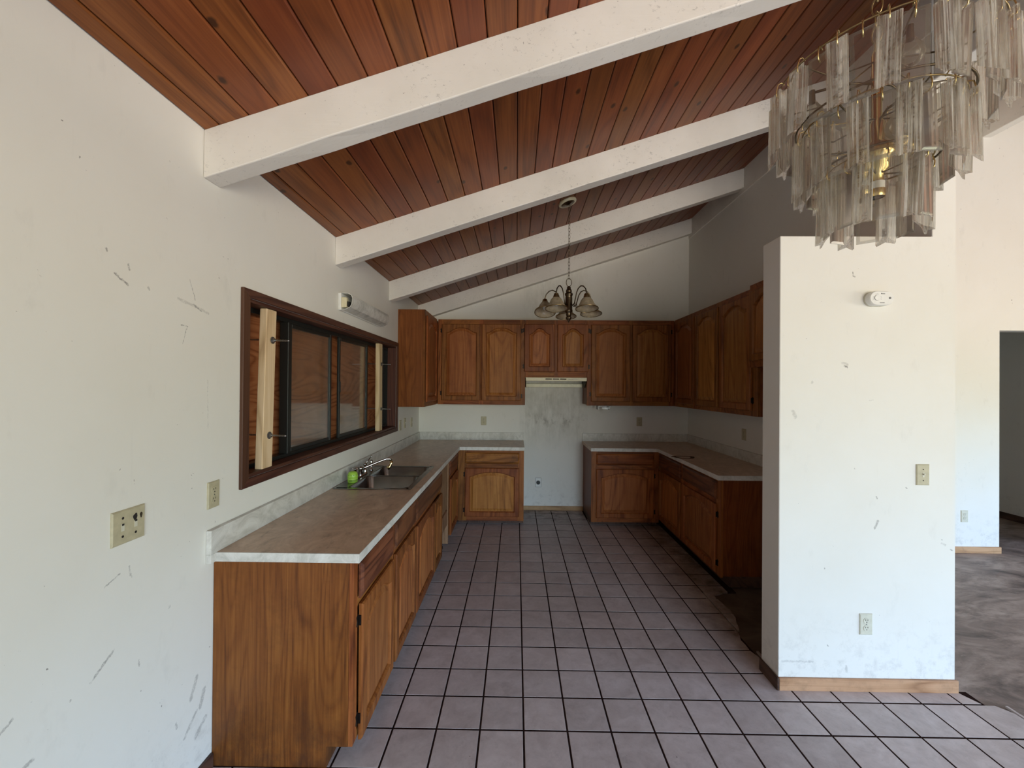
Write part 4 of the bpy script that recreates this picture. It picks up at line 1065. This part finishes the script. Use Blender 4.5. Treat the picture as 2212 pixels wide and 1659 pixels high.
for k, deg in enumerate((54, 126, 198, 270, 342)):
    a = math.radians(deg+180); ca, sa = math.cos(a), math.sin(a)
    def q(r, z): return (px_+r*ca, py_+r*sa, z)
    pts = [q(.028, 2.335)] + [q(.028+.020*math.sin(i*.5), 2.335-.012*i*.4) for i in (1, 2)]
    pts = [q(.030, 2.345), q(.050, 2.330), q(.070, 2.345), q(.082, 2.385), q(.095, 2.430), q(.115, 2.462), q(.145, 2.478), q(.175, 2.470), q(.200, 2.445), q(RA, 2.410), q(RA, 2.395)]
    arm = MB().tube(pts, .0048, 8).build('arm', M['bronze'], t)
    curl = MB().tube([q(.060, 2.335), q(.072, 2.325), q(.080, 2.335), q(.076, 2.347), q(.068, 2.343)], .0032, 6).build('scroll', M['bronze'], arm)
    tl = (.40 if deg == 342 else .15)
    X, Y, _ = q(RA, 0)
    mt = Matrix.Translation((X, Y, 2.395)) @ Matrix.Rotation(-tl, 4, 'X')
    hold = MB().lathe([(.001, .010), (.012, .008), (.021, .000), (.017, -.006), (.024, -.012), (.026, -.020), (.026, -.032), (.031, -.036)], 0, 0, 18, mt).build('shade_holder', M['brass'], arm)
    sh = MB().lathe([(.024, -.030), (.036, -.036), (.047, -.052), (.057, -.075), (.070, -.100), (.092, -.122), (.089, -.123), (.067, -.100), (.054, -.075), (.044, -.052), (.033, -.037), (.022, -.031)], 0, 0, 28, mt).build('shade', M['shade'], t)
    MB().lathe([(.0905, -.118), (.0945, -.120), (.0950, -.126), (.0905, -.127)], 0, 0, 28, mt).build('rim', M['brass'], sh)
    MB().lathe([(.009, -.034), (.011, -.050), (.020, -.066), (.022, -.080), (.016, -.096), (.001, -.101)], 0, 0, 14, mt).build('bulb', M['whitep'], sh)

# ================================================================== crystal chandelier
hx_, hy_ = .820, .944
topz = cz(hx_)
ch = thing('crystal_chandelier', (hx_, hy_, topz), 'three-tier chandelier of dusty clear prisms and glass plates on brass wire at top right', 'chandelier')
MB().lathe([(.001, topz-.035), (.045, topz-.030), (.060, topz-.004), (.060, topz+.02)], hx_, hy_, 24).build('canopy', M['brass'], ch)
chain(ch, hx_, hy_, 2.40, topz-.03, .040, .010, .0018, 'brass')
LP = .150
def prism_mb(L):
    sec = []; r0 = .0205
    for k in range(3):
        a = PI/2+k*2*PI/3
        sec.append((r0*math.cos(a-.10), r0*math.sin(a-.10))); sec.append((r0*math.cos(a+.10), r0*math.sin(a+.10)))
        b_ = a+PI/3; sec.append((.0062*math.cos(b_), .0062*math.sin(b_)))
    m = MB()
    m.loft([[(x, y, -.004+.35*y) for x, y in sec], [(x, y, -L+1.0*y+.012) for x, y in sec]])
    return m
def plate_mb(L, w_):
    m = MB(); th = .0022
    def rg(i, y): return [(-w_/2+i, y, -L+i), (w_/2-i, y, -L+i), (w_/2-i, y, -.002-i), (-w_/2+i, y, -.002-i)]
    m.loft([rg(0, th*.3), rg(.0, -th*.3)], False, False)
    m.loft([rg(0, -th*.3), rg(.0055, -th)], False, True); m.loft([rg(0, th*.3), rg(.0055, th)], False, True)
    return m
def border_mb(L, w_):
    m = MB(); th = .0024
    def rg(i, y): return [(-w_/2+i, y, -L+i), (w_/2-i, y, -L+i), (w_/2-i, y, -.002-i), (-w_/2+i, y, -.002-i)]
    m.loft([rg(-.0002, -th*.3), rg(.0075, -th)], False, False); return m
def hook_mb(): return MB().tube([(0, .012, .012), (0, .005, .018), (0, -.003, .014), (0, -.007, -.002), (0, -.006, -.014), (0, .001, -.018)], .0014, 5)
proto = {}
def hang(kind, R_, ang, z, L):
    key = (kind, round(L, 3))
    X, Y = hx_+R_*math.cos(ang), hy_+R_*math.sin(ang)
    if key not in proto:
        if kind == 'prism':
            o = prism_mb(L).build('prism', M['prism'], ch, org=(0,0,0))
        else:
            o = plate_mb(L*.93, .043).build('glass_plate', M['plate'], ch, org=(0,0,0))
            border_mb(L*.93, .043).build('bevel', M['edge'], o, org=(0,0,0))
        hook_mb().build('hook', M['brass_bright'], o, org=(0,0,0))
        proto[key] = o
    else: o = copy_tree(proto[key], ch)
    o.location = (X-hx_, Y-hy_, z-topz); o.rotation_euler = (random.uniform(-.03, .03), random.uniform(-.03, .03), ang+PI/2+(random.uniform(-.25, .25)))
tiers = [(.194, 2.352, 16, .148), (.141, 2.240, 12, .148), (.093, 2.135, 8, .148)]
BETA = math.atan2(-.944, -.82)      # towards the viewer
for ti, (R_, z, n, L) in enumerate(tiers):
    for k in range(n):
        a = BETA+2*PI*(k+(.22, -.38, -.25)[ti])/n
        if not (ti == 2 and k in (2,)): hang('prism', R_+.004, a, z, L)
        hang('plate', R_-.004, a+PI/n, z-.002, L)
    ring = [(hx_+R_*math.cos(2*PI*i/48), hy_+R_*math.sin(2*PI*i/48), z+.008) for i in range(48)]
    MB().tube(ring, .0017, 6, closed=True).build('ring_wire', M['brass'], ch)
    if ti < 2:
        ring = [(hx_+R_*math.cos(2*PI*i/48), hy_+R_*math.sin(2*PI*i/48), z-.095) for i in range(48)]
        R3 = tiers[ti+1][0]+.012
        ring = [(hx_+R3*math.cos(2*PI*i/48), hy_+R3*math.sin(2*PI*i/48), z-.092) for i in range(48)]
        MB().tube(ring, .0024, 6, closed=True).build('frame_ring', M['bronze'], ch)
m = MB()
for ti, (R_, z, n, L) in enumerate(tiers):
    for k in range(6):
        a = BETA+.3+2*PI*k/6+ti*.3
        m.tube([(hx_+.010*math.cos(a), hy_+.010*math.sin(a), z+.030-.02*ti), (hx_+R_*.55*math.cos(a), hy_+R_*.55*math.sin(a), z-.012), (hx_+R_*math.cos(a), hy_+R_*math.sin(a), z+.008)], .0018, 6)
m.build('spoke_wires', M['bronze'], ch)
MB().lathe([(.004, 2.42), (.010, 2.40), (.010, 2.25), (.016, 2.24), (.014, 2.20), (.030, 2.185), (.033, 2.175), (.033, 2.166), (.022, 2.155), (.022, 2.135), (.013, 2.125), (.013, 2.105)], hx_, hy_, 24).build('stem', M['brass_bright'], ch)
MB().lathe([(.0145, 2.107), (.0145, 2.090), (.0155, 2.088)], hx_, hy_, 18).build('candle_sleeve', M['candle'], ch)
MB().lathe([(.0160, 2.090), (.0165, 2.078), (.0150, 2.073)], hx_, hy_, 18).build('socket_ring', M['brass_bright'], ch)
MB().lathe([(.0145, 2.078), (.0140, 2.074), (.001, 2.0745)], hx_, hy_, 18).build('socket_hole', M['black'], ch)
for k, (dx, dy, z) in enumerate(((-.115, .045, 2.300), (-.02, -.100, 2.330), (.11, .05, 2.30), (-.01, -.065, 2.205), (.05, .08, 2.21))):
    arm = MB().tube([(hx_, hy_, z+.035), (hx_+dx*.5, hy_+dy*.5, z+.050), (hx_+dx, hy_+dy, z+.045)], .003, 6).build('lamp_arm', M['bronze'], ch)
    MB().lathe([(.006, z+.05), (.007, z+.020)], hx_+dx, hy_+dy, 12).build('socket', M['bronze'], arm)
    MB().lathe([(.009, z+.022), (.013, z+.014), (.021, z+.002), (.0235, z-.010), (.021, z-.022), (.012, z-.032), (.001, z-.034)], hx_+dx, hy_+dy, 18).build('bulb', M['bulb'], ch)

for o in bpy.data.objects:
    if '_org' in o.keys(): del o['_org']
print('tiles', tiles)
